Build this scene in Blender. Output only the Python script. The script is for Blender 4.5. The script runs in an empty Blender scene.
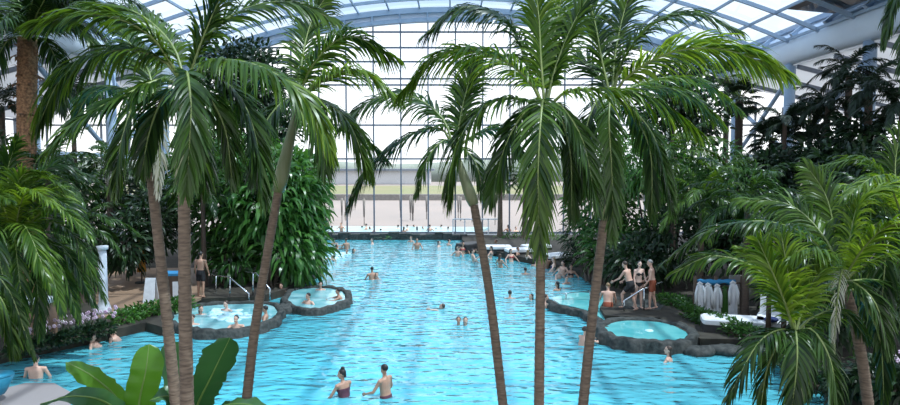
import bpy, math, random
import numpy as np
from mathutils import Vector, Matrix, noise

# ---------------------------------------------------------------- camera, sky, sun, exposure
C = bpy.context.scene
COL = C.collection
FPX, HZ, CAMH = 655.0, 165.0, 5.5
PITCH = math.atan((202.5 - HZ) / FPX)
cam_d = bpy.data.cameras.new('camera')
cam = bpy.data.objects.new('camera', cam_d)
COL.objects.link(cam)
cam.location = (0, 0, CAMH)
cam.rotation_euler = (math.pi / 2 - PITCH, 0, 0)
cam_d.sensor_width = 36
cam_d.lens = 36 * FPX / 900
cam_d.clip_end = 3000
C.camera = cam

W = bpy.data.worlds.new('sky')
C.world = W
W.use_nodes = True
wn, wl = W.node_tree.nodes, W.node_tree.links
bg = wn['Background']
tc = wn.new('ShaderNodeTexCoord')
sep = wn.new('ShaderNodeSeparateXYZ')
wl.new(tc.outputs['Generated'], sep.inputs[0])
ramp = wn.new('ShaderNodeValToRGB')
ramp.color_ramp.elements[0].position = 0.0
ramp.color_ramp.elements[0].color = (0.92, 0.95, 1.0, 1)
ramp.color_ramp.elements[1].position = 0.55
ramp.color_ramp.elements[1].color = (0.50, 0.66, 0.92, 1)
wl.new(sep.outputs['Z'], ramp.inputs[0])
nz = wn.new('ShaderNodeTexNoise')
nz.inputs['Scale'].default_value = 3.2
nz.inputs['Detail'].default_value = 5
wl.new(tc.outputs['Generated'], nz.inputs['Vector'])
cr = wn.new('ShaderNodeValToRGB')
cr.color_ramp.elements[0].position = 0.42
cr.color_ramp.elements[1].position = 0.6
wl.new(nz.outputs['Fac'], cr.inputs[0])
mx = wn.new('ShaderNodeMixRGB')
mx.inputs[2].default_value = (0.97, 0.98, 1.0, 1)
wl.new(cr.outputs[0], mx.inputs[0])
wl.new(ramp.outputs[0], mx.inputs[1])
wl.new(mx.outputs[0], bg.inputs['Color'])
bg.inputs['Strength'].default_value = 1.25

sun_d = bpy.data.lights.new('sun', 'SUN')
sun_d.energy = 4.2
sun_d.angle = math.radians(1.0)
sun_d.color = (1.0, 0.95, 0.86)
sun = bpy.data.objects.new('sun', sun_d)
COL.objects.link(sun)
sun.rotation_euler = Vector((-0.42, 0.10, -0.9)).to_track_quat('-Z', 'Y').to_euler()
sun.location = (0, 20, 40)

vs = C.view_settings
vs.view_transform = 'Standard'
vs.look = 'None'
vs.gamma = 1.0
vs.use_curve_mapping = False
vs.exposure = 0.55

# ---------------------------------------------------------------- helpers
R = math.radians
K = 1.17      # metres per unit of the depths noted below
cp, sp = math.cos(PITCH), math.sin(PITCH)
def ray(px, py):
    x, y = (px - 450) / FPX, -(py - 202.5) / FPX
    return Vector((x, cp + y * sp, -sp + y * cp))
def at(px, py, Y):
    d = ray(px, py)
    return Vector((0, 0, CAMH)) + d * (Y * K / d.y)
def gnd(px, py, z=0.0):
    d = ray(px, py)
    return Vector((0, 0, CAMH)) + d * ((z - CAMH) / d.z)

def rnd(a, b): return random.uniform(a, b)

class MB:
    def __init__(s): s.v, s.f, s.m = [], [], []
    def add(s, vs_, fs, mi=0):
        o = len(s.v)
        s.v.extend([tuple(v) for v in vs_])
        s.f.extend([tuple(i + o for i in f) for f in fs])
        s.m.extend([mi] * len(fs))
    def box(s, c, d, rz=0, mi=0):
        c, h = Vector(c), Vector(d) / 2
        M = Matrix.Rotation(rz, 3, 'Z')
        P = [c + M @ Vector((sx * h.x, sy * h.y, sz * h.z)) for sz in (-1, 1) for sy in (-1, 1) for sx in (-1, 1)]
        s.add(P, [(0, 2, 3, 1), (4, 5, 7, 6), (0, 1, 5, 4), (2, 6, 7, 3), (0, 4, 6, 2), (1, 3, 7, 5)], mi)
    def beam(s, a, b, w, h=None, mi=0):
        a, b = Vector(a), Vector(b); h = h or w
        t = (b - a).normalized()
        u = Vector((0, 0, 1)) if abs(t.z) < .95 else Vector((0, 1, 0))
        x = t.cross(u).normalized(); y = x.cross(t)
        P = [p + x * (sx * w / 2) + y * (sy * h / 2) for p in (a, b) for sx, sy in ((-1, -1), (1, -1), (1, 1), (-1, 1))]
        s.add(P, [(0, 1, 2, 3), (7, 6, 5, 4), (0, 4, 5, 1), (1, 5, 6, 2), (2, 6, 7, 3), (3, 7, 4, 0)], mi)
    def tube(s, pts, rad, n=8, mi=0, caps=True):
        pts = [Vector(p) for p in pts]
        if not isinstance(rad, (list, tuple)): rad = [rad] * len(pts)
        V, F = [], []
        t0 = (pts[1] - pts[0]).normalized()
        u = t0.orthogonal().normalized()
        for i, p in enumerate(pts):
            t = (pts[min(i + 1, len(pts) - 1)] - pts[max(i - 1, 0)]).normalized()
            u = (u - t * u.dot(t)).normalized()
            w = t.cross(u)
            for k in range(n):
                a = 2 * math.pi * k / n
                V.append(p + (u * math.cos(a) + w * math.sin(a)) * rad[i])
        for i in range(len(pts) - 1):
            for k in range(n):
                F.append((i * n + k, i * n + (k + 1) % n, (i + 1) * n + (k + 1) % n, (i + 1) * n + k))
        if caps:
            F.append(tuple(range(n - 1, -1, -1)))
            F.append(tuple((len(pts) - 1) * n + k for k in range(n)))
        s.add(V, F, mi)
    def loft(s, rings, mi=0, caps=True):
        n = len(rings[0]); V = [p for r in rings for p in r]; F = []
        for i in range(len(rings) - 1):
            for k in range(n):
                F.append((i * n + k, i * n + (k + 1) % n, (i + 1) * n + (k + 1) % n, (i + 1) * n + k))
        if caps:
            F.append(tuple(range(n - 1, -1, -1)))
            F.append(tuple((len(rings) - 1) * n + k for k in range(n)))
        s.add(V, F, mi)
    def ell(s, c, r, M=None, nu=14, nv=9, mi=0):
        c = Vector(c); M = M or Matrix.Identity(3)
        V, F = [], []
        for j in range(1, nv):
            ph = math.pi * j / nv
            for i in range(nu):
                th = 2 * math.pi * i / nu
                V.append(c + M @ Vector((r[0] * math.sin(ph) * math.cos(th), r[1] * math.sin(ph) * math.sin(th), r[2] * math.cos(ph))))
        a, b = len(V), len(V) + 1
        V += [c + M @ Vector((0, 0, r[2])), c + M @ Vector((0, 0, -r[2]))]
        for j in range(nv - 2):
            for i in range(nu):
                F.append((j * nu + i, (j + 1) * nu + i, (j + 1) * nu + (i + 1) % nu, j * nu + (i + 1) % nu))
        for i in range(nu):
            F.append((a, i, (i + 1) % nu))
            F.append((b, (nv - 2) * nu + (i + 1) % nu, (nv - 2) * nu + i))
        s.add(V, F, mi)
    def prism(s, poly, z0, z1, mi=0):
        n = len(poly)
        V = [(p[0], p[1], z0) for p in poly] + [(p[0], p[1], z1) for p in poly]
        F = [tuple(range(n - 1, -1, -1)), tuple(range(n, 2 * n))] + [(i, (i + 1) % n, n + (i + 1) % n, n + i) for i in range(n)]
        s.add(V, F, mi)
    def build(s, name, mats, parent=None, smooth=True, origin=None):
        me = bpy.data.meshes.new(name)
        v = s.v
        if origin is not None:
            o0 = Vector(origin); v = [tuple(Vector(p) - o0) for p in s.v]
        me.from_pydata(v, [], s.f)
        for m in (mats if isinstance(mats, (list, tuple)) else [mats]): me.materials.append(m)
        if any(s.m): me.polygons.foreach_set('material_index', s.m)
        if smooth: me.polygons.foreach_set('use_smooth', [True] * len(me.polygons))
        me.update()
        o = bpy.data.objects.new(name, me)
        COL.objects.link(o)
        if origin is not None: o.location = origin
        if parent is not None:
            o.parent = parent
            if origin is None and parent.type == 'EMPTY':
                o.matrix_parent_inverse = Matrix.Translation(-Vector(parent.location))
        return o

def thing(name, label, cat, loc=(0, 0, 0), group=None):
    o = bpy.data.objects.new(name, None)
    COL.objects.link(o); o.location = loc; o.empty_display_size = .3
    return tag(o, label, cat, group)
def tag(o, label, cat, group=None, kind=None):
    o['label'] = label; o['category'] = cat
    if group: o['group'] = group
    if kind: o['kind'] = kind
    return o
def struct(o): o['kind'] = 'structure'; return o

def cat_rom(P, n):
    """n samples along a Catmull-Rom curve through P"""
    P = [Vector(p) for p in P]
    if len(P) == 2: return [P[0].lerp(P[1], i / (n - 1)) for i in range(n)]
    Q = [P[0] * 2 - P[1]] + P + [P[-1] * 2 - P[-2]]
    seg = len(P) - 1; out = []
    for i in range(n):
        u = i / (n - 1) * seg; k = min(int(u), seg - 1); t = u - k
        a, b, c, d = Q[k:k + 4]
        out.append(((b * 2) + (c - a) * t + (a * 2 - b * 5 + c * 4 - d) * t * t + (b * 3 - a - c * 3 + d) * t ** 3) / 2)
    # even spacing
    L = [0]
    for i in range(1, n): L.append(L[-1] + (out[i] - out[i - 1]).length)
    res = []; j = 0
    for i in range(n):
        s = L[-1] * i / (n - 1)
        while j < n - 2 and L[j + 1] < s: j += 1
        d = L[j + 1] - L[j]
        res.append(out[j].lerp(out[j + 1], (s - L[j]) / d if d > 1e-9 else 0))
    return res

# ---------------------------------------------------------------- materials
def nodes(name):
    m = bpy.data.materials.new(name); m.use_nodes = True
    return m, m.node_tree.nodes, m.node_tree.links, m.node_tree.nodes['Principled BSDF']
def rgb(c): return (c[0], c[1], c[2], 1)
def mat(name, c, rough=.6, c2=None, scale=6, bump=0, metal=0, spec=.5, detail=4, stretch=None):
    m, n, l, b = nodes(name)
    b.inputs['Roughness'].default_value = rough; b.inputs['Metallic'].default_value = metal
    b.inputs['Specular IOR Level'].default_value = spec
    t = n.new('ShaderNodeTexCoord')
    z = n.new('ShaderNodeTexNoise'); z.inputs['Scale'].default_value = scale; z.inputs['Detail'].default_value = detail
    if stretch:
        mp = n.new('ShaderNodeMapping'); mp.inputs['Scale'].default_value = stretch
        l.new(t.outputs['Object'], mp.inputs[0]); l.new(mp.outputs[0], z.inputs['Vector'])
    else: l.new(t.outputs['Object'], z.inputs['Vector'])
    r = n.new('ShaderNodeValToRGB')
    r.color_ramp.elements[0].position = .35; r.color_ramp.elements[1].position = .65
    r.color_ramp.elements[0].color = rgb(c); r.color_ramp.elements[1].color = rgb(c2 or [x * .85 for x in c])
    l.new(z.outputs['Fac'], r.inputs[0]); l.new(r.outputs[0], b.inputs['Base Color'])
    if bump:
        bp = n.new('ShaderNodeBump'); bp.inputs['Strength'].default_value = bump; bp.inputs['Distance'].default_value = .03
        l.new(z.outputs['Fac'], bp.inputs['Height']); l.new(bp.outputs[0], b.inputs['Normal'])
    return m
def leaf(name, c, c2, trans=.35, rough=.35, scale=1.3, spec=.32):
    m, n, l, b = nodes(name)
    t = n.new('ShaderNodeTexCoord')
    z = n.new('ShaderNodeTexNoise'); z.inputs['Scale'].default_value = scale; z.inputs['Detail'].default_value = 3
    l.new(t.outputs['Object'], z.inputs['Vector'])
    r = n.new('ShaderNodeValToRGB')
    r.color_ramp.elements[0].position = .3; r.color_ramp.elements[1].position = .7
    r.color_ramp.elements[0].color = rgb(c); r.color_ramp.elements[1].color = rgb(c2)
    oi = n.new('ShaderNodeObjectInfo')
    ad = n.new('ShaderNodeMath'); ad.operation = 'MULTIPLY_ADD'; ad.inputs[1].default_value = .45; ad.inputs[2].default_value = -.22
    l.new(oi.outputs['Random'], ad.inputs[0])
    a2 = n.new('ShaderNodeMath'); l.new(z.outputs['Fac'], a2.inputs[0]); l.new(ad.outputs[0], a2.inputs[1])
    ge = n.new('ShaderNodeNewGeometry')      # each leaflet a little different
    ai = n.new('ShaderNodeMath'); ai.operation = 'MULTIPLY_ADD'; ai.inputs[1].default_value = .7; ai.inputs[2].default_value = -.35
    l.new(ge.outputs['Random Per Island'], ai.inputs[0])
    a3 = n.new('ShaderNodeMath'); l.new(a2.outputs[0], a3.inputs[0]); l.new(ai.outputs[0], a3.inputs[1])
    l.new(a3.outputs[0], r.inputs[0])
    l.new(r.outputs[0], b.inputs['Base Color'])
    b.inputs['Roughness'].default_value = rough; b.inputs['Specular IOR Level'].default_value = spec
    tr = n.new('ShaderNodeBsdfTranslucent')
    hs = n.new('ShaderNodeHueSaturation'); hs.inputs['Hue'].default_value = .485; hs.inputs['Saturation'].default_value = 1.1; hs.inputs['Value'].default_value = 1.9
    l.new(r.outputs[0], hs.inputs['Color']); l.new(hs.outputs[0], tr.inputs['Color'])
    ms = n.new('ShaderNodeMixShader'); ms.inputs[0].default_value = trans
    l.new(b.outputs[0], ms.inputs[1]); l.new(tr.outputs[0], ms.inputs[2])
    l.new(ms.outputs[0], n['Material Output'].inputs[0])
    return m
def clear(name, tint, ior=1.33, rough=.02, bump=0, bscale=(1, 1, 1), body=None, milk=0):
    """a thin clear sheet: fresnel reflection over a tinted see-through body"""
    m, n, l, b = nodes(name)
    n.remove(b)
    tr = n.new('ShaderNodeBsdfTransparent'); tr.inputs[0].default_value = rgb(tint)
    gl = n.new('ShaderNodeBsdfGlossy'); gl.inputs['Roughness'].default_value = rough
    # reflectance that rises towards grazing, the same from both sides of the sheet
    lw = n.new('ShaderNodeLayerWeight'); pw_ = n.new('ShaderNodeMath'); pw_.operation = 'POWER'; pw_.inputs[1].default_value = 5
    f0 = ((ior - 1) / (ior + 1)) ** 2
    fr = n.new('ShaderNodeMath'); fr.operation = 'MULTIPLY_ADD'; fr.inputs[1].default_value = 1 - f0; fr.inputs[2].default_value = f0
    l.new(lw.outputs['Facing'], pw_.inputs[0]); l.new(pw_.outputs[0], fr.inputs[0])
    ms = n.new('ShaderNodeMixShader')
    under = tr
    if body:      # suspended bubbles make the water a little milky
        df = n.new('ShaderNodeBsdfDiffuse'); df.inputs[0].default_value = rgb(body)
        under = n.new('ShaderNodeMixShader'); under.inputs[0].default_value = milk
        l.new(tr.outputs[0], under.inputs[1]); l.new(df.outputs[0], under.inputs[2])
    l.new(fr.outputs[0], ms.inputs[0]); l.new(under.outputs[0], ms.inputs[1]); l.new(gl.outputs[0], ms.inputs[2])
    l.new(ms.outputs[0], n['Material Output'].inputs[0])
    if bump:
        t = n.new('ShaderNodeTexCoord'); mp = n.new('ShaderNodeMapping'); mp.inputs['Scale'].default_value = bscale
        l.new(t.outputs['Object'], mp.inputs[0])
        z = n.new('ShaderNodeTexNoise'); z.inputs['Scale'].default_value = 1.0; z.inputs['Detail'].default_value = 3; z.inputs['Distortion'].default_value = .8
        l.new(mp.outputs[0], z.inputs['Vector'])
        z2 = n.new('ShaderNodeTexVoronoi'); z2.feature = 'SMOOTH_F1'; z2.inputs['Scale'].default_value = 1.7
        l.new(mp.outputs[0], z2.inputs['Vector'])
        a0 = n.new('ShaderNodeMath'); l.new(z.outputs['Fac'], a0.inputs[0]); l.new(z2.outputs['Distance'], a0.inputs[1])
        z3 = n.new('ShaderNodeTexNoise'); z3.inputs['Scale'].default_value = .28; z3.inputs['Detail'].default_value = 2
        l.new(mp.outputs[0], z3.inputs['Vector'])
        a = n.new('ShaderNodeMath'); a.operation = 'MULTIPLY_ADD'; a.inputs[1].default_value = 2.0
        l.new(z3.outputs['Fac'], a.inputs[0]); l.new(a0.outputs[0], a.inputs[2])
        bp = n.new('ShaderNodeBump'); bp.inputs['Strength'].default_value = 1; bp.inputs['Distance'].default_value = bump
        l.new(a.outputs[0], bp.inputs['Height'])
        l.new(bp.outputs[0], gl.inputs['Normal']); l.new(bp.outputs[0], lw.inputs['Normal'])
    return m

M = {}
M['steel'] = mat('blue_grey_steel', (.30, .40, .52), .45, (.27, .37, .49), 2)
M['steel_pale'] = mat('pale_blue_steel', (.68, .77, .86), .5, (.64, .73, .83), 1)
M['mullion'] = mat('dark_mullion', (.16, .19, .24), .5)
M['white_panel'] = mat('white_panel', (.72, .74, .76), .7, (.62, .64, .67), .5)
def let_light_through(m, f):
    n, l = m.node_tree.nodes, m.node_tree.links
    t = n.new('ShaderNodeBsdfTranslucent'); t.inputs[0].default_value = (.8, .82, .85, 1)
    s = n.new('ShaderNodeMixShader'); s.inputs[0].default_value = f
    l.new(n['Principled BSDF'].outputs[0], s.inputs[1]); l.new(t.outputs[0], s.inputs[2]); l.new(s.outputs[0], n['Material Output'].inputs[0])
let_light_through(M['white_panel'], .45)
M['roof_glass'] = clear('roof_glass', (.60, .72, .85), 1.2, .05)
M['glass'] = clear('wall_glass', (.96, .98, .98), 1.35, .02)
M['water'] = clear('pool_water', (.60, .93, .97), 1.33, .04, .065, (1.5, 2.7, 1), (.125, .57, .67), .64)
M['pool_floor'] = mat('pool_floor', (.16, .74, .84), .8, (.24, .80, .88), .7)
M['tub_water'] = mat('whirlpool_water', (.14, .40, .43), .12, (.32, .56, .57), 1.6, .5)
M['tub_water_clear'] = mat('hot_tub_water', (.08, .37, .38), .06, (.15, .48, .47), 1.2, .25)
M['foam'] = mat('foam', (.60, .76, .78), .5, (.36, .66, .72), 5, .4)
M['stone'] = mat('dark_stone', (.028, .032, .03), .75, (.07, .072, .066), 8, 1.0, spec=.2)
M['rock'] = mat('grey_rock', (.30, .29, .27), .8, (.13, .125, .12), 4, .9)
M['soil'] = mat('dark_soil', (.025, .02, .014), .95, (.045, .038, .026), 3, .6)
M['deck'] = mat('brown_deck', (.30, .19, .12), .6, (.22, .14, .09), 3, .1, stretch=(1, 12, 1))
M['paving'] = mat('grey_paving', (.20, .19, .18), .7, (.15, .145, .14), 4)
M['sand'] = mat('pale_sand', (.27, .235, .225), .9, (.235, .215, .21), .05)
M['grass'] = mat('dry_grass', (.16, .185, .09), .95, (.20, .19, .11), .08)
M['far_trees'] = mat('far_trees', (.16, .20, .18), .95, (.22, .26, .24), .08)
M['far_wall'] = mat('far_building', (.55, .56, .58), .8)
M['out_water'] = mat('outdoor_water', (.20, .40, .47), .3, (.30, .48, .54), .6)
M['rail'] = mat('steel_rail', (.55, .58, .6), .25, metal=.9)
M['white'] = mat('white_cloth', (.66, .66, .66), .85, (.58, .59, .60), 3, .2)
M['white_paint'] = mat('white_paint', (.70, .74, .78), .5)
M['blue_cloth'] = mat('blue_cloth', (.03, .22, .42), .85, (.03, .17, .34), 3, .2)
M['navy'] = mat('navy_cloth', (.015, .03, .12), .85)
M['teal'] = mat('teal_glaze', (.02, .22, .34), .3)
M['orange'] = mat('orange_cloth', (.62, .28, .04), .85)
M['wood'] = mat('dark_wood', (.07, .045, .03), .6, (.10, .065, .045), 4, .1, stretch=(10, 10, 1))
M['black'] = mat('black_rattan', (.015, .015, .017), .6, (.03, .03, .03), 9)
M['red'] = mat('red_sign', (.45, .07, .06), .6)
# palm materials
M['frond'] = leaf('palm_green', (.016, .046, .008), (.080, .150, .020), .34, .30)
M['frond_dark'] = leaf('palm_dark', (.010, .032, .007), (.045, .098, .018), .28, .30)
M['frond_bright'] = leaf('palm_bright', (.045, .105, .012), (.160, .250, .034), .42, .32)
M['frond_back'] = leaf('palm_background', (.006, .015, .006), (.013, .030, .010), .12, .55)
M['frond_dead'] = leaf('palm_dry', (.30, .30, .22), (.42, .42, .33), .25, .5)
M['rachis'] = mat('palm_rachis', (.16, .22, .06), .4, (.22, .27, .09), 5)
M['shaft'] = mat('crown_shaft', (.17, .21, .09), .45, (.25, .27, .15), 4, stretch=(4, 4, .6))
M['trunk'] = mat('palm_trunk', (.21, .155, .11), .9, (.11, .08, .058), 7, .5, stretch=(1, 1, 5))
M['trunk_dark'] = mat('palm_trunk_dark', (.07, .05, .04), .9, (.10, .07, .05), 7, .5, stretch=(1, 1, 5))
M['fibre'] = mat('palm_fibre', (.34, .18, .09), .95, (.14, .075, .04), 14, .8)
M['banana'] = leaf('banana_leaf', (.040, .125, .014), (.085, .205, .026), .42, .3, .8)
M['banana_dark'] = leaf('banana_leaf_dark', (.030, .095, .028), (.055, .14, .04), .3, .3, .8)
M['vein'] = mat('leaf_midrib', (.16, .26, .06), .4)
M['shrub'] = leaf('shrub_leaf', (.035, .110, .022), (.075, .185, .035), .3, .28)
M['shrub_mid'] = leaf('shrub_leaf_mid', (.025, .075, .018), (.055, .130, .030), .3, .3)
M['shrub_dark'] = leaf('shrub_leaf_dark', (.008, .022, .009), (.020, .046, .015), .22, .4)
M['bark'] = mat('bark', (.05, .038, .028), .9, (.08, .06, .045), 6, .5)
M['petal'] = mat('white_petal', (.80, .72, .78), .6, (.66, .48, .66), 6)
M['petal_pink'] = mat('pink_petal', (.62, .40, .60), .6, (.78, .66, .76), 6)
SKIN = [mat('skin_fair', (.58, .36, .27), .5, (.52, .31, .23), 9), mat('skin_tan', (.42, .24, .16), .5, (.37, .205, .14), 9), mat('skin_pale', (.68, .47, .38), .5, (.62, .42, .34), 9)]
HAIR = [mat('hair_black', (.012, .010, .010), .5), mat('hair_brown', (.05, .028, .018), .5), mat('hair_fair', (.25, .16, .08), .5), mat('hair_grey', (.25, .24, .23), .6)]
M['lip'] = mat('lip', (.40, .14, .12), .5)
M['eye'] = mat('eye', (.02, .015, .012), .2)
SUIT = dict(black=mat('black_swimwear', (.012, .012, .014), .7), navy=mat('navy_swimwear', (.015, .03, .10), .7), red=mat('red_swimwear', (.42, .05, .05), .7),
            orange=mat('rust_swimwear', (.30, .07, .03), .7), grey=mat('grey_swimwear', (.10, .11, .12), .7), plum=mat('plum_swimwear', (.10, .03, .05), .7))
CAMH_, K_ = CAMH, K
CAMH, K = 4.7, 1.0      # the hall below is laid out with a 4.7 unit eye height and scaled to metres after it
# ---------------------------------------------------------------- the hall
FAR, HW, CREST, RAD = 43.0, 18.0, 14.75, 45.0
SIDE = 27.0
def vault(x): return CREST - (RAD - math.sqrt(RAD * RAD - x * x))

b = MB(); b.box((0, 20, -1.35), (56, 62, .3)); struct(b.build('floor', M['pool_floor'], smooth=False))

# water: gently subdivided sheet
w = MB()
w.add([(-14, 10.5, 0), (14, 10.5, 0), (14, 41.6, 0), (-14, 41.6, 0)], [(0, 1, 2, 3)])
tag(w.build('pool_water', M['water'], smooth=False), 'rippled bright cyan water filling the large indoor pool', 'water', kind='stuff')

def G(*pts, z=.0): return [gnd(px, py, z) for px, py in pts]
# banks (ground around the pool)
left = G((8, 362), (55, 352), (105, 341), (146, 331), (163, 336), (165, 322), (200, 306), (262, 303), (285, 296), (300, 287), (322, 276), (318, 262), (312, 250), (318, 241)) 
poly = [(-40, 10.8), (-11.6, 10.8), (-11.0, 14.2)] + [(p.x, p.y) for p in left] + [(-6.5, 41.6), (-40, 41.6)]
b = MB(); b.prism(poly, -1.3, .25); struct(b.build('floor_bank_west', M['soil'], smooth=False))
right = G((700, 348), (745, 349), (780, 362), (815, 385), (838, 405))
r2 = G((462, 243), (470, 252), (490, 255), (540, 266), (580, 276), (600, 292), (606, 304))
poly = [(40, 10.8), (8.4, 10.8)] + [(p.x, p.y) for p in reversed(right)] + [(6.1, 18.9), (4.6, 19.2), (4.7, 20.3)] + [(p.x, p.y) for p in reversed(r2)] + [(.8, 41.6), (40, 41.6)]
b = MB(); b.prism(poly, -1.3, .25); struct(b.build('floor_bank_east', M['soil'], smooth=False))
b = MB(); b.prism([(-40, -8), (40, -8), (40, 10.8), (-40, 10.8)], -1.3, .2); struct(b.build('floor_bank_near', M['soil'], smooth=False))
b = MB(); b.prism([(-40, 41.6), (40, 41.6), (40, 43.4), (-40, 43.4)], -1.3, .12); struct(b.build('floor_far_ledge', M['paving'], smooth=False))
# brown timber deck on the left bank
dk = G((96, 318), (140, 312), (186, 304), (205, 296), (200, 268), (95, 268), z=.28)
b = MB(); b.prism([(p.x, p.y) for p in dk], .2, .29); struct(b.build('floor_deck', M['deck'], smooth=False))

# far glass wall: mullion grid and panes
b = MB()
sx = 1.78
for i in range(-15, 16):
    x = i * sx + .35
    if abs(x) > SIDE: continue
    zt = vault(x) - .45 if abs(x) < HW else 9.2 - (abs(x) - HW) * .2
    b.beam((x, FAR, .1), (x, FAR, zt), .09, .16)
for z in (.25, 5.1, 7.3, 9.9, 10.3, 11.4, 12.3, 13.3):
    xm = SIDE if z < 8.6 else math.sqrt(max(RAD ** 2 - (RAD - (CREST - .5 - z)) ** 2, 0)) if z > 11 else HW
    b.beam((-xm, FAR, z), (xm, FAR, z), .09, .11)
struct(b.build('wall_back', M['mullion'], smooth=False))
b = MB()
N = 40
top = [(x, vault(x)) for x in [-HW + 2 * HW * i / N for i in range(N + 1)]]
ring = [(-SIDE, 7.5), (-HW, 9.3)] + top + [(HW, 9.3), (SIDE, 7.5), (SIDE, .1), (-SIDE, .1)]
b.add([(x, FAR + .03, z) for x, z in ring], [tuple(range(len(ring)))])
struct(b.build('window_1', M['glass'], smooth=False))

# main arch over the glass wall: two chords with a web, plus the shallow vault
def arch(b, y, off, w, h, mi=0, n=48):
    rings = []
    for i in range(n + 1):
        x = -HW + 2 * HW * i / n; z = vault(x) + off
        nx, nz_ = x / RAD, math.sqrt(1 - (x / RAD) ** 2)
        o = Vector((x, y, z)); N_ = Vector((nx, 0, nz_))
        rings.append([o + Vector((0, dy * w / 2, 0)) + N_ * (dn * h / 2) for dy, dn in ((-1, -1), (1, -1), (1, 1), (-1, 1))])
    b.loft(rings, mi)
b = MB(); arch(b, FAR - .25, -.12, .5, .34); arch(b, FAR - .25, -.72, .42, .26)
struct(b.build('trim_1', M['steel'], smooth=False))
b = MB(); arch(b, FAR - .2, -.42, .12, .5); struct(b.build('trim_2', M['steel_pale'], smooth=False))
b = MB()
for i in range(-9, 10):
    x = i * 1.78 + .35
    if abs(x) < HW - .5: b.beam((x, FAR - .42, vault(x) - .75), (x, FAR - .42, vault(x) + .05), .12, .12)
struct(b.build('trim_3', M['steel'], smooth=False))
b = MB()
for k in range(1, 16): arch(b, FAR - 2.8 * k, 0, .12, .18)
struct(b.build('trim_4', M['steel'], smooth=False))
b = MB()
for i in range(-9, 10):
    x = i * 1.95
    b.beam((x, -3, vault(x) + .02), (x, FAR, vault(x) + .02), .09, .13)
struct(b.build('trim_5', M['steel'], smooth=False))
b = MB()
n = 24; xs = [-HW + 2 * HW * i / n for i in range(n + 1)]
V = [(x, y, vault(x) + .16) for y in (-3, FAR) for x in xs]
b.add(V, [(i, i + 1, n + 2 + i, n + 1 + i) for i in range(n)])
struct(b.build('ceiling', M['roof_glass']))

# edge beams, aisles and columns, both sides
for s, side in ((-1, 'west'), (1, 'east')):
    b = MB()
    prof = [(0, 9.95), (.25, 10.3), (.32, 10.9), (.1, 11.5), (-.3, 11.75), (-.5, 11.6), (-.35, 10.2)]
    b.loft([[(s * (HW - .1 - dx), y, z) for dx, z in prof] for y in np.linspace(-3, FAR, 12)])
    struct(b.build('trim_edge_' + side, M['steel_pale']))
    b = MB()
    b.beam((s * (HW + .25), -3, 11.9), (s * (HW + .25), FAR, 11.9), .5, .25)
    for y in np.arange(1, FAR, 3.0): b.beam((s * (HW - .5), y, 11.3), (s * (HW + .4), y, 12.0), .2, .25)
    struct(b.build('trim_gutter_' + side, M['steel'], smooth=False))
    b = MB()   # brown soffit strip between the roof and the edge beam
    b.loft([[(s * (HW - 2.4), y, vault(HW - 2.4) + .0), (s * (HW - .1), y, 11.75), (s * (HW - .1), y, 11.85), (s * (HW - 2.4), y, vault(HW - 2.4) + .1)] for y in (-3, FAR - 12)])
    struct(b.build('trim_soffit_' + side, M['wood'], smooth=False))
    b = MB()   # white aisle ceiling
    b.loft([[(s * HW, y, 9.9), (s * (HW + 4), y, 9.1), (s * SIDE, y, 7.6), (s * SIDE, y, 7.75), (s * (HW + 4), y, 9.25), (s * HW, y, 10.05)] for y in (-3, FAR)])
    struct(b.build('ceiling_aisle_' + side, M['white_panel'], smooth=False))
    b = MB()
    for y in np.arange(-2, FAR, 3.3):
        b.beam((s * SIDE, y, .2), (s * SIDE, y, 7.6), .14, .2)
        b.beam((s * HW, y, 9.8), (s * SIDE, y, 7.5), .12, .22)
    for z in (.4, 3.0, 5.3, 7.5): b.beam((s * SIDE, -3, z), (s * SIDE, FAR, z), .12)
    struct(b.build('wall_' + side, M['mullion'], smooth=False))
    b = MB(); b.add([(s * (SIDE + .05), -3, .2), (s * (SIDE + .05), FAR, .2), (s * (SIDE + .05), FAR, 7.6), (s * (SIDE + .05), -3, 7.6)], [(0, 1, 2, 3)])
    struct(b.build('window_2' if s < 0 else 'window_3', M['glass'], smooth=False))
    # round steel columns with their braces
    for k, y in enumerate((15.2, 21.8, 28.4, 35.0, 41.5)):
        b = MB(); b.tube([(s * HW, y, .2), (s * HW, y, 10)], .28, 12)
        struct(b.build('trim_column_' + side, M['steel']))
    b = MB()
    for y0, y1 in ((28.4, 35.0), (35.0, 41.5)):
        ym = (y0 + y1) / 2
        b.beam((s * HW, y0, 5.2), (s * HW, y1, 5.2), .22)
        b.tube([(s * HW, y1, 5.2), (s * HW, ym, 7.2), (s * HW, y0, 9.4)], .12)
    b.tube([(s * HW, 41.5, 8.4), (s * HW, 35.2, 5.4)], .12)
    struct(b.build('trim_brace_' + side, M['steel'], smooth=False))

# ---------------------------------------------------------------- outdoors, behind the glass
b = MB(); b.box((0, 170, -.42), (700, 250, .5)); struct(b.build('ground_outside', M['sand'], smooth=False))
b = MB(); b.prism([(-90, 96), (90, 97), (160, 152), (-160, 152)], -.2, -.08); struct(b.build('ground_grass', M['grass'], smooth=False))
b = MB(); b.box((0, 91, .2), (160, 1.5, .9)); struct(b.build('ground_verge', M['paving'], smooth=False))
b = MB()
rings = []
random.seed(4)
for i in range(60):
    x = -260 + i * 9; h = 6.0 + 2.2 * noise.noise(Vector((x * .03, 0, 0))) + rnd(-.4, .4)
    y = 190 + 6 * noise.noise(Vector((x * .02, 5, 0)))
    rings.append([(x, y, -.2), (x, y, h * .7), (x, y + 4, h), (x, y + 12, h), (x, y + 18, -.2)])
b.loft(rings); struct(b.build('ground_tree_belt', M['far_trees']))
bo = thing('building', 'long pale low building on the horizon beyond the grass field', 'building', (-22, 170, -.1))
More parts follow.
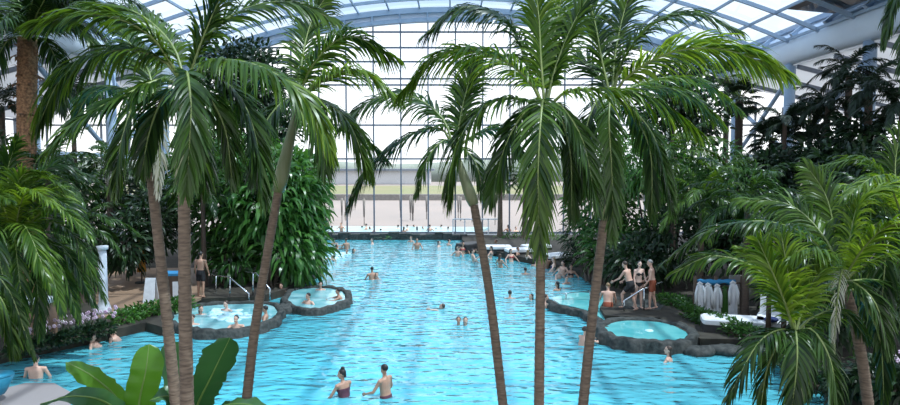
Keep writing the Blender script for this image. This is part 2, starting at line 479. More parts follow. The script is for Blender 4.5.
b = MB(); b.box((-22, 170, 1.6), (34, 9, 3.4)); b.build('wall', M['far_wall'], bo, False)
b = MB(); b.box((-22, 170, 3.5), (36, 11, .5)); b.build('roof', M['mullion'], bo, False)
b = MB(); b.prism([(-10.2, 44.6), (1.5, 44.6), (3.0, 49.5), (-11.5, 50.5)], -.25, .0)
tag(b.build('outdoor_pool', M['out_water'], smooth=False), 'pale blue outdoor pool just beyond the far glass wall', 'pool')
b = MB(); b.prism([(-30, 43.5), (30, 43.5), (30, 44.6), (-30, 44.6)], -.2, .1); struct(b.build('ground_kerb', M['paving'], smooth=False))
random.seed(11)
for i in range(16):
    x = rnd(-13, 8); y = rnd(52, 62)
    b = MB(); b.tube([(x, y, -.15), (x, y, 1.9 + rnd(-.2, .3))], .035, 6); b.tube([(x, y, .5), (x, y, 1.95)], [.06, .12], 6)
    tag(b.build('folded_parasol', M['paving'], origin=(x, y, -.15)), 'thin grey folded parasol on the pale sand outside the glass', 'parasol', 'folded parasols on the sand outside')
# white glazed door lobby at the glass wall
d = thing('glass_lobby', 'white framed glass lobby in front of the far glass wall', 'lobby', at(475, 238, 42.2))
b = MB(); p0 = at(453, 240, 42.3); p1 = at(500, 240, 42.3)
for x in np.linspace(p0.x, p1.x, 5): b.beam((x, 42.3, .1), (x, 42.3, 1.2), .08)
for z in (.15, 1.2): b.beam((p0.x, 42.3, z), (p1.x, 42.3, z), .08)
b.build('frame', M['white_paint'], d, False)
b = MB(); b.add([(p0.x, 42.34, .1), (p1.x, 42.34, .1), (p1.x, 42.34, 1.2), (p0.x, 42.34, 1.2)], [(0, 1, 2, 3)]); b.build('pane', M['glass'], d, False)

# dark stone edge along the far end of the pool
b = MB()
random.seed(2)
x = -8.2
pts = []
while x < .9:
    wd = rnd(.35, .8); pts.append((x + wd / 2, wd, rnd(.30, .48))); x += wd
for cx, wd, h in pts: b.box((cx, 41.2 + rnd(-.08, .08), h / 2 - .25), (wd * .98, .6, h + .5), rnd(-.05, .05))
tag(b.build('stone_kerb', M['stone'], smooth=False), 'dark stone kerb along the far end of the pool', 'kerb')

# scale the hall from layout units to metres
CAMH, K = CAMH_, K_
for o in list(COL.objects):
    if o.type == 'MESH':
        o.data.transform(Matrix.Scale(K, 4)); o.location = o.location * K
    elif o.type == 'EMPTY':
        o.location = o.location * K
        for c in o.children: c.matrix_parent_inverse = Matrix.Translation(-o.location)
bpy.context.view_layer.update()
# ---------------------------------------------------------------- palms
def leaflet(b, o, d, nrm, L, w, droop, segs=4, mi=0, roll=0):
    """narrow drooping blade starting at o"""
    wv = d.cross(nrm)
    if wv.length < 1e-4: wv = d.orthogonal()
    wv.normalize()
    if roll: wv = Matrix.Rotation(roll, 3, d) @ wv
    prof = (.55, 1, .9, .6, .06) if segs == 4 else (.6, 1, .7, .06)
    V, F = [], []
    p = Vector(o); dd = Vector(d)
    for k in range(segs + 1):
        h = w * prof[k] * .5
        V += [p - wv * h, p + wv * h]
        if k < segs:
            dd = (dd + Vector((0, 0, -1)) * (droop * (k + 1) / segs)).normalized()
            p = p + dd * (L / segs)
            wv = (wv - dd * wv.dot(dd)).normalized()
    for k in range(segs): F.append((2 * k, 2 * k + 1, 2 * k + 3, 2 * k + 2))
    b.add(V, F, mi)

def frond(parent, ctrl, L=.62, n=58, droop=.5, w=.045, vee=.15, m='frond', petiole=.15, a0=50, a1=16, segs=4, rr=.026, rachis=True, rag=.0):
    P = cat_rom(ctrl, 40)
    T = [(P[min(i + 1, 39)] - P[max(i - 1, 0)]).normalized() for i in range(40)]
    t0 = T[0]; N_ = Vector((0, 0, 1)) - t0 * t0.z
    if N_.length < .12:
        hz = P[-1] - P[0]; hz.z = 0
        N_ = -hz if hz.length > .05 else Vector((0, -1, 0))
        N_ = N_ - t0 * N_.dot(t0)
    N_.normalize()
    NN = []
    for i in range(40):
        N_ = (N_ - T[i] * N_.dot(T[i])).normalized(); NN.append(N_.copy())
    b = MB()
    for i in range(n):
        t = petiole + (1 - petiole) * (i + .3) / n
        x = t * 39; k = min(int(x), 38); q = x - k
        p = P[k].lerp(P[k + 1], q); tt = T[k].lerp(T[k + 1], q).normalized(); nn = NN[k].lerp(NN[k + 1], q).normalized()
        S = tt.cross(nn)
        u = (t - petiole) / (1 - petiole)
        ang = R(a0 + (a1 - a0) * u)
        ln = L * (.35 + .65 * min(1, u / .22)) * (1 if u < .6 else 1 - .62 * ((u - .6) / .4) ** 1.4)
        for sd in (-1, 1):
            if rag and random.random() < rag: continue
            a = ang + rnd(-.14, .14)
            d = (tt * math.cos(a) + S * (sd * math.sin(a)) + nn * (vee + rnd(-.18, .18))).normalized()
            leaflet(b, p, d, nn, ln * rnd(.88, 1.08), w, droop * rnd(.75, 1.25), segs, 0, rnd(-.6, .6))
    f = b.build('frond', M[m], parent)
    if rachis:
        r = MB(); r.tube(P[::3], [rr * (1 - .8 * i / 13) for i in range(14)], 5)
        r.build('rachis', M['rachis'], f)
    return f

def trunk_mesh(b, pts, r0, r1, ring=.11, amp=.06, n=12, flare=True):
    L = sum(((Vector(pts[i + 1]) - Vector(pts[i])).length for i in range(len(pts) - 1)))
    k = max(8, int(L / ring)); P = cat_rom(pts, k * 3 + 1)
    rad = []
    for i in range(len(P)):
        u = i / (len(P) - 1); r = r0 + (r1 - r0) * u
        if flare: r *= 1 + .5 * math.exp(-u * L / .25)
        rad.append(r * (1 + (amp if i % 3 == 0 else 0)))
    b.tube(P, rad, n)

def palm(label, trunk, r0, r1, fronds, group=None, shaft=None, tm='trunk', base_z=.2, L=.62, w=.036, m='frond', n=84, droop=.5, fibre=False, cat='palm', mats=None, rag=0):
    """trunk: pixel track [(px, py, depth)] from low to crown; fronds: lists of (px, py, depth offset) after the crown"""
    T = [at(*p) for p in trunk]
    d = (T[0] - T[1]); 
    T0 = T[0] + d * ((base_z - T[0].z) / d.z) if T[0].z > base_z and d.z < 0 and abs(d.x) < abs(d.z) else T[0]
    if (T0 - T[0]).length > .1: T = [T0] + T
    o = thing('palm_tree', label, cat, T[0], group)
    crown = T[-1]; cy = trunk[-1][2]
    r0, r1 = r0 * K, r1 * K
    b = MB(); body = T if not shaft else T[:-1]
    trunk_mesh(b, body, r0, r1)
    b.build('trunk', M[tm], o)
    if shaft:
        b = MB(); P = cat_rom([T[-2], T[-1], T[-1] + (T[-1] - T[-2]).normalized() * .12], 10)
        b.tube(P, [r1 * f * shaft for f in (1.05, 1.3, 1.28, 1.15, 1.0, .9, .8, .7, .55, .35)], 10)
        b.build('crown_shaft', M['shaft'], o)
    if fibre:
        random.seed(7)
        for k in range(84):
            u = random.random() ** .7; q = T[0].lerp(crown, u) if len(T) < 3 else cat_rom(T, 30)[int(u * 29)]
            a = rnd(0, 6.28); dr = Vector((math.cos(a), math.sin(a), 0))
            b = MB(); leaflet(b, q + dr * r0 * .95, (dr * .7 + Vector((0, 0, .9))).normalized(), dr, rnd(.3, .55), .15, 1.2, 3)
            b.build('leaf_base', M['fibre'], o)
    for i, f in enumerate(fronds):
        kw = {}
        if isinstance(f[-1], dict): kw = f[-1]; f = f[:-1]
        ctrl = [crown] + [at(px, py, cy + dd) for px, py, dd in f]
        a = dict(L=L, w=w, m=m, n=n, droop=droop, rag=rag); a.update(kw)
        frond(o, ctrl, **a)
    return o

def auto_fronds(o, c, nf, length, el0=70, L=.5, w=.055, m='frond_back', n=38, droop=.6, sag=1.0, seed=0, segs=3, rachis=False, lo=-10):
    random.seed(seed)
    for i in range(nf):
        az = i * 2.399 + rnd(-.2, .2); e = R(el0 - (el0 - lo) * (i / max(nf - 1, 1))) + rnd(-.1, .1)
        h = Vector((math.cos(az), math.sin(az), 0)); l = length * rnd(.85, 1.12)
        P = [c]; d = h * math.cos(e) + Vector((0, 0, math.sin(e))); p = c.copy()
        for k in range(4):
            p = p + d * l / 4; P.append(p.copy())
            d = (d + Vector((0, 0, -1)) * sag * .42).normalized()
        frond(o, P, L=L, w=w, m=m, n=n, droop=droop, segs=segs, rachis=rachis)

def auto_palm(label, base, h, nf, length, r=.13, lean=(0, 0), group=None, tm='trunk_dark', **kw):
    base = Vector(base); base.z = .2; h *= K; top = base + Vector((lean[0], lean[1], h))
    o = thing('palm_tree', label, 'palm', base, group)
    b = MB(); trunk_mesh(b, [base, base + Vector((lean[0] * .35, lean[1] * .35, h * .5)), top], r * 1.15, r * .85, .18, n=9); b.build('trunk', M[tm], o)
    auto_fronds(o, top, nf, length * 1.1, **kw)
    return o

def fan_palm(label, base, h, nf, size, r=.14, m='frond_back', seed=0, lean=(0, 0), petiole=.8, group=None):
    random.seed(seed)
    base = Vector(base); base.z = .2; h *= K; top = base + Vector((lean[0], lean[1], h))
    o = thing('fan_palm', label, 'palm', base, group)
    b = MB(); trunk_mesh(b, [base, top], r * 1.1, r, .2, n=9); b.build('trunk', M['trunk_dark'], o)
    for i in range(nf):
        az = i * 2.399; e = R(78 - 115 * i / max(nf - 1, 1))
        d = Vector((math.cos(az) * math.cos(e), math.sin(az) * math.cos(e), math.sin(e)))
        tip = top + d * petiole + Vector((0, 0, -.12 * (1 - math.sin(e)) * petiole))
        b = MB(); b.tube([top, top.lerp(tip, .5) + Vector((0, 0, .05)), tip], [.02, .015, .012], 5, mi=1)
        dd = (d + Vector((0, 0, -.35))).normalized(); S = dd.cross(Vector((0, 0, 1))).normalized(); nn = S.cross(dd)
        for k in range(26):
            a = R(-125 + 250 * k / 25); q = (dd * math.cos(a) + S * math.sin(a) + nn * .12).normalized()
            leaflet(b, tip, q, nn, size * (.75 + .25 * math.cos(a)) * rnd(.9, 1.05), size * .11, .45, 3, 0, .25 if k % 2 else -.25)
        b.build('fan_leaf', [M[m], M['rachis']], o)
    return o

# ---------------------------------------------------------------- shrubs and trees
def blob_leaves(b, c, r, n, L, w, droop, up=.2, fill=.55):
    c = Vector(c)
    for i in range(n):
        z = rnd(-.85, 1); a = rnd(0, 2 * math.pi); q = math.sqrt(1 - z * z)
        d = Vector((q * math.cos(a), q * math.sin(a), z)); k = rnd(fill, 1.02)
        p = c + Vector((d.x * r[0] * k, d.y * r[1] * k, d.z * r[2] * k))
        if p.z < .3: continue
        o = (d + Vector((rnd(-.6, .6), rnd(-.6, .6), rnd(-.5, .5) + up))).normalized()
        leaflet(b, p, o, (d + Vector((0, 0, .6))).normalized(), L * rnd(.7, 1.2), w * rnd(.8, 1.15), droop * rnd(.6, 1.4), 3, 0, rnd(-.5, .5))

def shrub(label, base, blobs, n, L, w, droop, m, name='shrub', cat='shrub', group=None, seed=1, up=.2, stems=5, fill=.55):
    """blobs: list of (centre, radii); n leaves in all"""
    random.seed(seed)
    base = Vector(base); base.z = .22
    o = thing(name, label, cat, base, group)
    vol = [bb[1][0] * bb[1][2] for bb in blobs]; s = sum(vol)
    b = MB()
    for (c, r), v in zip(blobs, vol): blob_leaves(b, c, r, int(n * v / s), L, w, droop, up, fill)
    b.build('foliage', M[m], o)
    b = MB()
    for i in range(stems):
        c = Vector(blobs[i % len(blobs)][0]) + Vector((rnd(-.3, .3), rnd(-.3, .3), 0))
        q = base + Vector((rnd(-.25, .25), rnd(-.25, .25), 0))
        b.tube([q, q.lerp(c, .5) + Vector((rnd(-.15, .15), rnd(-.15, .15), .1)), c], [.06, .045, .025] if name != 'tree' else [.2, .14, .07], 6)
    b.build('stem', M['bark'], o)
    return o
def blobpx(px, py, Y, rx, ry, rd=None):
    """blob from pixel centre / radii at depth Y"""
    k = Y * K / FPX
    return (at(px, py, Y), (rx * k, rd if rd else (rx + ry) * k * .5, ry * k))
# ---------------------------------------------------------------- foreground palms
random.seed(21)
palm('tall slender palm left of centre, leftmost of the paired trunks, leaning left', [(176, 405, 8.3), (164, 290, 8.4), (151, 172, 8.5), (155, 118, 8.5)], .075, .062, [
    [(148, 70, .3), (118, 28, .8)], [(140, 96, -.3), (122, 140, -.5), (117, 190, -.5)],
    [(170, 98, .2), (205, 95, .6), (228, 130, .8)], [(128, 90, .6), (92, 92, 1.2), (70, 130, 1.4)],
    [(158, 112, -.3), (160, 150, -.42), (158, 196, -.4), dict(m='frond_dead', L=.3, n=34, w=.03, rag=.2)],
    [(176, 108, -.1), (200, 140, -.2), (205, 190, -.2)]], shaft=1.25, m='frond', L=.6)
palm('tall slender palm left of centre, upright right-hand one of the paired trunks', [(187, 405, 7.0), (185, 300, 7.0), (184, 185, 7.0), (186, 88, 7.0)], .082, .060, [
    [(160, 58, -.1), (112, 50, -.2), (64, 74, -.3), (38, 126, -.3), dict(L=.72, droop=.8, n=100)],
    [(160, 80, -.3), (122, 97, -.6), (82, 118, -.8), (48, 150, -.9), dict(m='frond')],
    [(187, 72, -.45), (191, 105, -.8), (189, 150, -.85), (186, 192, -.8), dict(m='frond_dark', droop=.25, L=.5, a0=42)],
    [(205, 72, -.2), (238, 95, -.35), (256, 140, -.4), (262, 200, -.4), dict(m='frond_dark', droop=.3)],
    [(196, 55, .0), (212, 15, .0), (232, -28, 0)],
    [(172, 45, .2), (135, 12, .4), (85, 2, .5), dict(m='frond')],
    [(210, 62, -.3), (258, 66, -.7), (305, 98, -.9), (332, 152, -.9), dict(m='frond_bright', L=.68, droop=.7, n=100)],
    [(203, 42, .2), (242, 10, .4), (290, 2, .5), (334, 20, .5)],
    [(165, 95, .4), (150, 130, .5), (142, 170, .5), dict(m='frond_dark')],
    [(205, 92, .4), (225, 128, .5), (232, 178, .5), dict(m='frond_dark')],
    [(150, 35, -.2), (95, 14, -.4), (30, 25, -.5)]], shaft=1.35, L=.58, m='frond')
palm('leaning slender palm with green crown shaft, right of the paired trunks', [(246, 405, 9.2), (256, 322, 9.2), (278, 192, 9.2), (298, 104, 9.2)], .072, .058, [
    [(312, 66, -.2), (348, 36, -.3), (396, 58, -.4), dict(m='frond', L=.72, droop=.7)],
    [(318, 84, -.3), (356, 70, -.6), (398, 98, -.8), dict(m='frond_bright', L=.72, droop=.6)],
    [(318, 100, -.2), (348, 122, -.4), (368, 172, -.5), dict(m='frond', L=.72, droop=.7)],
    [(284, 78, .2), (258, 80, .4), (236, 128, .5)],
    [(302, 60, .4), (312, 20, .7), (332, -12, .8)], [(306, 96, .4), (340, 112, .7), (386, 160, .9)],
    [(285, 100, -.4), (262, 130, -.7), (254, 180, -.8), dict(m='frond_dark')],
    [(303, 98, -.5), (318, 128, -.8), (326, 172, -.8), dict(m='frond_dark')]], shaft=1.3, L=.62, m='frond')
palm('leaning palm in front of the pool centre, leftmost of the three middle trunks', [(503, 405, 9.6), (489, 290, 9.7), (474, 205, 9.8), (455, 152, 9.9)], .072, .062, [
    [(440, 128, -.1), (404, 138, -.2), (370, 168, -.3), (350, 204, -.3), dict(m='frond_dark', L=.8, droop=.7, n=90)],
    [(442, 118, .2), (410, 96, .3), (372, 100, .4), (340, 128, .4), dict(m='frond_dark', L=.75, droop=.7, n=90)],
    [(445, 140, -.4), (428, 158, -.6), (416, 196, -.7), dict(m='frond_dark', L=.4, n=40)],
    [(462, 110, .2), (474, 62, .3)], [(470, 138, 0), (500, 130, .1), (530, 165, .2), dict(m='frond')],
    [(462, 148, -.4), (476, 164, -.6), (484, 200, -.7), dict(L=.4, n=40, m='frond_dark')]], shaft=1.15, L=.6, m='frond')
palm('upright palm with huge arching crown, middle of the three centre trunks', [(539, 405, 8.2), (540, 320, 8.2), (541, 225, 8.2), (545, 112, 8.2)], .070, .055, [
    [(541, 62, .1), (538, 10, .2), (530, -40, .2), dict(m='frond_bright')],
    [(528, 68, .1), (508, 22, .2), (464, 8, .2), (425, 35, .2), dict(m='frond_dark', L=.75, droop=.75)],
    [(530, 82, -.2), (498, 58, -.4), (446, 52, -.6), (402, 92, -.7), dict(m='frond_bright', L=.8, droop=.75, n=100)],
    [(526, 100, -.3), (492, 102, -.5), (460, 138, -.7), (450, 198, -.7), dict(m='frond', L=.8, droop=.75, n=100)],
    [(543, 100, -.5), (540, 130, -.9), (538, 185, -1.0), (540, 250, -.9), dict(m='frond', droop=.25, L=.62, a0=48)],
    [(530, 108, -.4), (508, 140, -.6), (490, 200, -.7), dict(m='frond_dark')],
    [(557, 64, .1), (578, 15, .2), (606, -28, .2), dict(m='frond')],
    [(566, 92, -.2), (604, 90, -.4), (648, 98, -.5), (698, 132, -.6), dict(m='frond_bright', L=.75, droop=.7)],
    [(558, 104, -.3), (582, 140, -.5), (596, 205, -.6), dict(m='frond_dark')],
    [(550, 60, .4), (560, 5, .7), (570, -45, .8), dict(m='frond_bright')],
    [(556, 108, .3), (570, 150, .4), (572, 215, .4), dict(m='frond_dark')]], shaft=1.2, L=.6, m='frond', n=90)
palm('leaning palm right of centre, rightmost of the three middle trunks', [(583, 405, 8.8), (592, 320, 8.9), (604, 220, 9.0), (612, 102, 9.0)], .072, .060, [
    [(602, 62, .2), (592, 12, .4), (572, -30, .5), dict(m='frond')],
    [(622, 62, 0), (650, 26, -.1), (690, 14, -.2), (736, 30, -.2), dict(m='frond', L=.75)],
    [(626, 78, -.3), (672, 52, -.6), (728, 50, -.8), (786, 74, -.9), dict(m='frond_bright', L=.8, droop=.5, n=100)],
    [(634, 90, .2), (680, 92, .4), (722, 124, .5), dict(m='frond')],
    [(611, 92, -.4), (609, 120, -.8), (612, 175, -.9), (613, 238, -.8), dict(m='frond_dark', droop=.25, L=.5, a0=42)],
    [(626, 104, -.2), (655, 140, -.4), (672, 210, -.5), dict(m='frond_dark')],
    [(598, 100, -.2), (586, 130, -.4), (578, 190, -.4), dict(m='frond_dark')],
    [(615, 55, .4), (626, 5, .7), (640, -30, .7), dict(m='frond')],
    [(640, 84, .6), (690, 78, 1.0), (740, 110, 1.2), dict(m='frond')],
    [(600, 78, .5), (576, 58, .8), (548, 78, .9), dict(m='frond_dark')],
    [(630, 110, .4), (650, 150, .6), (652, 215, .6), dict(m='frond_dark')]], shaft=1.15, L=.62, m='frond')
# top-left palm with fibrous trunk
palm('palm with shaggy brown fibrous trunk in the upper left corner', [(30, 318, 19), (27, 200, 19), (27, 100, 19), (28, 38, 19)], .24, .26, [
    [(60, 12, .2), (100, 8, .4), (140, 40, .5)], [(-5, 15, .1), (-50, 25, .2)], [(45, 5, -.5), (75, 0, -.9), (110, 28, -1)],
    [(55, 28, -.3), (85, 35, -.5), (105, 72, -.6)], [(5, 30, -.4), (-15, 50, -.8), (-25, 95, -.9)], [(15, 20, -.7), (0, 20, -1.2), (-15, 60, -1.3)],
    [(20, 5, .4), (5, -30, .8)], [(40, 0, .5), (60, -35, .8)], [(55, 22, .6), (95, 30, 1), (120, 70, 1.2)], [(8, 40, .3), (-8, 75, .5), (-12, 130, .5)],
    [(45, 40, -.5), (58, 68, -.7), (62, 112, -.7)], [(30, 10, -.6), (40, -10, -1.0), (60, 5, -1.3)], [(60, 8, -.8), (110, -8, -1.4), (165, 22, -1.8)], [(58, 24, -.9), (98, 14, -1.6), (146, 48, -2)], [(45, 30, -1), (70, 22, -1.8), (96, 46, -2.2)], [(15, 30, -1), (2, 20, -1.8), (-12, 52, -2.2)], [(40, 8, -1), (62, -20, -1.8), (100, -15, -2.4)], [(0, 8, .6), (-40, 0, 1)]],
    tm='fibre', L=1.0, w=.06, m='frond_dark', fibre=True)
# dense arching palm at the left edge
palm('bushy arching palm at the left edge with fronds sweeping over the flowers', [(20, 345, 15.6), (20, 310, 15.6), (14, 248, 15.5)], .11, .11, [
    [(40, 205, -.3), (68, 205, -.6), (92, 238, -.8), dict(m='frond')], [(42, 222, -.5), (74, 235, -.9), (96, 285, -1.0)], [(36, 238, -.6), (60, 262, -1.0), (78, 318, -1.1)],
    [(24, 200, 0), (40, 178, .1), (66, 190, .1)], [(10, 200, .2), (8, 168, .3), (18, 140, .4)], [(-4, 215, 0), (-30, 215, 0)], [(26, 242, -.7), (36, 275, -1.1), (40, 335, -1.2)],
    [(10, 232, -.7), (5, 262, -1.2), (4, 330, -1.3)], [(-2, 240, -.5), (-20, 280, -.9), (-25, 340, -1)], [(45, 215, .4), (78, 222, .8), (100, 262, 1), dict(m='frond_dark')],
    [(30, 190, .5), (55, 165, .9), (86, 178, 1.2), dict(m='frond_dark')], [(20, 206, -.5), (32, 190, -.9), (58, 206, -1.3), dict(m='frond_bright')], [(5, 210, -.5), (-5, 195, -.9), (10, 200, -1.4)],
    [(48, 232, .1), (84, 252, .1), (104, 300, .1), dict(m='frond_dark')], [(20, 225, -.8), (30, 235, -1.4), (50, 285, -1.8), dict(m='frond_bright')], [(2, 225, -.9), (-4, 240, -1.5), (8, 300, -1.9)],
    [(38, 215, -.5), (62, 210, -.9), (90, 236, -1.2), dict(m='frond_bright')], [(44, 240, -.4), (70, 256, -.7), (94, 304, -.8)], [(28, 236, -.9), (46, 256, -1.4), (62, 312, -1.6)], [(14, 236, -.9), (18, 266, -1.5), (24, 330, -1.7)], [(0, 205, -.4), (-14, 190, -.7), (-30, 210, -.9)],
    [(30, 204, .2), (52, 190, .3), (80, 208, .3), dict(m='frond_bright')], [(16, 196, -.2), (22, 176, -.3), (44, 172, -.4)]],
    tm='trunk_dark', L=.72, w=.05, m='frond', droop=.4, n=70)
palm('palm fronds hanging low in the bottom left corner', [(-34, 420, 7.4), (-32, 300, 7.4)], .1, .1, [
    [(-16, 285, 0), (4, 305, 0), (14, 350, 0)], [(-14, 275, -.2), (8, 290, -.3), (34, 358, -.4), dict(m='frond_dark', L=.25)]],
    tm='trunk_dark', L=.5, m='frond')
# right-hand foreground palms
palm('young palm with a bright upright spear frond at the lower right', [(800, 440, 8.2), (799, 400, 8.2), (795, 334, 8.2)], .05, .05, [
    [(790, 288, -.1), (782, 238, -.1), dict(m='frond_bright', L=.5, a0=38, a1=15, vee=.3)], [(784, 300, -.3), (768, 262, -.4), (758, 240, -.4), dict(m='frond_bright', a0=40)], [(780, 330, -.3), (757, 345, -.5), (728, 398, -.6), dict(m='frond_dark')], [(806, 300, .1), (822, 262, .2), dict(m='frond_bright', a0=40, L=.45)],
    [(780, 300, .1), (755, 268, .2), (712, 256, .2), (672, 274, .2), dict(m='frond')], [(796, 332, -.4), (797, 365, -.6), (790, 420, -.6), dict(m='frond_dark')], [(812, 330, -.3), (830, 360, -.5), (838, 410, -.5), dict(m='frond_dark')],
    [(782, 300, .3), (768, 268, .5), (740, 250, .6), dict(m='frond_bright')], [(812, 318, .3), (842, 310, .5), (868, 340, .6)], [(786, 332, .2), (768, 365, .3), (760, 412, .3), dict(m='frond_dark')]], L=.5, tm='shaft', n=50)
palm('leaning palm with pale dry skirt and ringed trunk at the lower right', [(869, 410, 9.0), (862, 360, 9.0), (852, 312, 9.0), (842, 282, 9.0)], .075, .07, [
    [(812, 240, -.2), (770, 222, -.4), (715, 228, -.5), (664, 262, -.5), dict(m='frond')], [(825, 256, -.4), (800, 250, -.8), (772, 272, -1)], [(850, 240, 0), (862, 200, 0), (905, 178, 0), dict(m='frond_bright')],
    [(870, 262, -.2), (905, 255, -.3), (940, 290, -.4), dict(m='frond')], [(842, 270, -.4), (838, 295, -.6), (834, 340, -.6), dict(m='frond_dead', L=.26, n=30, w=.02, rag=.3)], [(828, 285, -.3), (812, 300, -.4), (802, 332, -.4), dict(m='frond_dead', L=.2, n=26, w=.02, rag=.3)],
    [(856, 284, -.4), (876, 305, -.6), (888, 350, -.6), dict(m='frond_dark')], [(826, 240, .4), (790, 205, .8), (740, 200, 1), dict(m='frond')], [(836, 240, .5), (826, 196, .8), (806, 165, 1)], [(872, 280, .4), (905, 290, .8), (925, 340, .9), dict(m='frond_dark')],
    [(862, 300, .3), (880, 340, .4), (884, 400, .4), dict(m='frond_dark')], [(825, 300, .4), (812, 340, .6), (808, 395, .6), dict(m='frond_dark')], [(862, 250, -.5), (890, 225, -.9), (925, 230, -1.1), dict(m='frond_bright')]], L=.55, m='frond')
palm('arching palm at the right edge with bright fronds over the leaning palm', [(915, 420, 10.5), (912, 300, 10.5), (906, 228, 10.5)], .12, .1, [
    [(872, 192, -.2), (832, 186, -.4), (790, 210, -.5), (760, 246, -.5), dict(m='frond_bright')], [(875, 205, -.5), (840, 212, -.8), (806, 250, -1), dict(m='frond')], [(885, 180, .1), (862, 160, .2), (826, 165, .3)], [(895, 175, .3), (900, 130, .5)], [(880, 222, -.6), (858, 246, -.9), (842, 300, -1.0), dict(m='frond')],
    [(890, 236, -.7), (884, 275, -1.0), (880, 345, -1.1), dict(m='frond_dark')], [(868, 205, .6), (820, 196, 1), (772, 222, 1.2), dict(m='frond')], [(872, 228, .4), (835, 250, .7), (806, 300, .8), dict(m='frond_dark')], [(905, 240, -.7), (912, 290, -1), (912, 370, -1), dict(m='frond_dark')],
    [(890, 185, -.6), (876, 176, -1.0), (846, 196, -1.4), dict(m='frond_bright')], [(885, 245, .2), (862, 290, .4), (856, 350, .4), dict(m='frond_dark')]], L=.6, m='frond', tm='trunk_dark')
palm('palm hanging a frond into the upper right corner', [(960, 420, 7.5), (962, 200, 7.5), (955, -25, 7.5)], .1, .09, [
    [(925, -30, -.1), (896, -2, -.2), (884, 45, -.2), dict(m='frond_dark', L=.32, droop=.6)], [(940, -20, -.4), (918, 20, -.6), (908, 90, -.6), dict(m='frond_dark')]], tm='trunk_dark', L=.5, m='frond_dark')
# green spear leaf behind the leaning palm
palm('slim palm with a tall pale green spear behind the leaning palm', [(832, 405, 11.5), (832, 300, 11.5), (831, 240, 11.5)], .055, .05, [
    [(831, 200, 0), (829, 166, 0), dict(m='shrub', L=.12, n=20, a0=12, a1=8)], [(815, 215, -.3), (785, 205, -.5), (748, 232, -.6)], [(848, 218, -.3), (880, 215, -.5), (905, 250, -.6)], [(812, 225, .4), (780, 228, .7), (752, 270, .8), dict(m='frond_dark')], [(822, 240, -.5), (806, 270, -.8), (800, 320, -.9), dict(m='frond_dark')]], tm='shaft', L=.55, m='frond')
# ---------------------------------------------------------------- background planting
# left: the hanging big-leaf mass above the whirlpools
k = 'glossy leaves behind the left whirlpools'
shrub('tall mass of long hanging glossy green leaves over the left whirlpools', gnd(268, 294), [blobpx(290, 250, 25, 36, 40), blobpx(268, 205, 25.5, 52, 46), blobpx(300, 205, 26, 26, 50)], 2400, .85, .17, 1.0, 'shrub', seed=3)
shrub('tall bright leafy shrub between the leaning palm and the far pool', gnd(300, 288), [blobpx(285, 180, 27, 40, 36), blobpx(250, 170, 27, 38, 34)], 1700, .7, .16, .9, 'shrub', seed=4)
shrub('dark hanging foliage behind the paired trunks above the deck railing', gnd(222, 292), [blobpx(222, 220, 26, 34, 50), blobpx(208, 170, 27, 40, 36), blobpx(235, 262, 24.5, 22, 26)], 1900, .7, .16, .9, 'shrub_mid', seed=5)
shrub('low leafy shrub beside the rock at the far left of the pool', gnd(306, 283), [blobpx(306, 268, 29, 15, 18), blobpx(298, 240, 30, 20, 30)], 700, .6, .10, .8, 'shrub_mid', seed=6)
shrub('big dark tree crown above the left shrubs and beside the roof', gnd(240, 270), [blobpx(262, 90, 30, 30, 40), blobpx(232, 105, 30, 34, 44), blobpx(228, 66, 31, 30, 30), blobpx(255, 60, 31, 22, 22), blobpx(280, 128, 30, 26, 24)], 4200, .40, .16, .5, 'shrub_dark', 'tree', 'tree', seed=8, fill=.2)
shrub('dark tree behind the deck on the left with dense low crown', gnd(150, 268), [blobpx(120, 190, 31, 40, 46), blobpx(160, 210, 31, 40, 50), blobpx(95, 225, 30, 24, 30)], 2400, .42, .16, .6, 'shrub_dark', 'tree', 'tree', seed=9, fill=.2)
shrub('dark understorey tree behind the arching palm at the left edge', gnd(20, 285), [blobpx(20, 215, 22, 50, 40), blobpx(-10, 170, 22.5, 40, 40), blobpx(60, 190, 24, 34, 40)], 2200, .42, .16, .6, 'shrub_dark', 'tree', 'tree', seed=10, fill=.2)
shrub('mid green shrub beneath the dark tree left of the deck', gnd(70, 300), [blobpx(72, 262, 21.5, 20, 34), blobpx(55, 285, 20, 18, 20)], 800, .5, .10, .8, 'shrub_mid', seed=12)
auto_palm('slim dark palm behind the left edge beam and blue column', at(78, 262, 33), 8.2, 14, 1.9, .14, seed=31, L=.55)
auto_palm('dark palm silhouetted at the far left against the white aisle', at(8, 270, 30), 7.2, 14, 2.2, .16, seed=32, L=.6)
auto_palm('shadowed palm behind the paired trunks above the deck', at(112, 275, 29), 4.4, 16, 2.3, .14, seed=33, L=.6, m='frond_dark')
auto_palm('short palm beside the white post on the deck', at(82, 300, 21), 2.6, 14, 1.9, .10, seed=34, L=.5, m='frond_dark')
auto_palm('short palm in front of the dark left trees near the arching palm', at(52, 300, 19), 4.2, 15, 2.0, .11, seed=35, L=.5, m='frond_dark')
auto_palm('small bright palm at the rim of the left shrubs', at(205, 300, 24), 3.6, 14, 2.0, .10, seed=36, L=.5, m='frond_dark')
shrub('dark shrub hanging over the back of the brown deck', gnd(128, 282), [blobpx(126, 245, 23.5, 22, 32), blobpx(150, 225, 25, 24, 34)], 1300, .5, .12, .8, 'shrub_dark', seed=37)
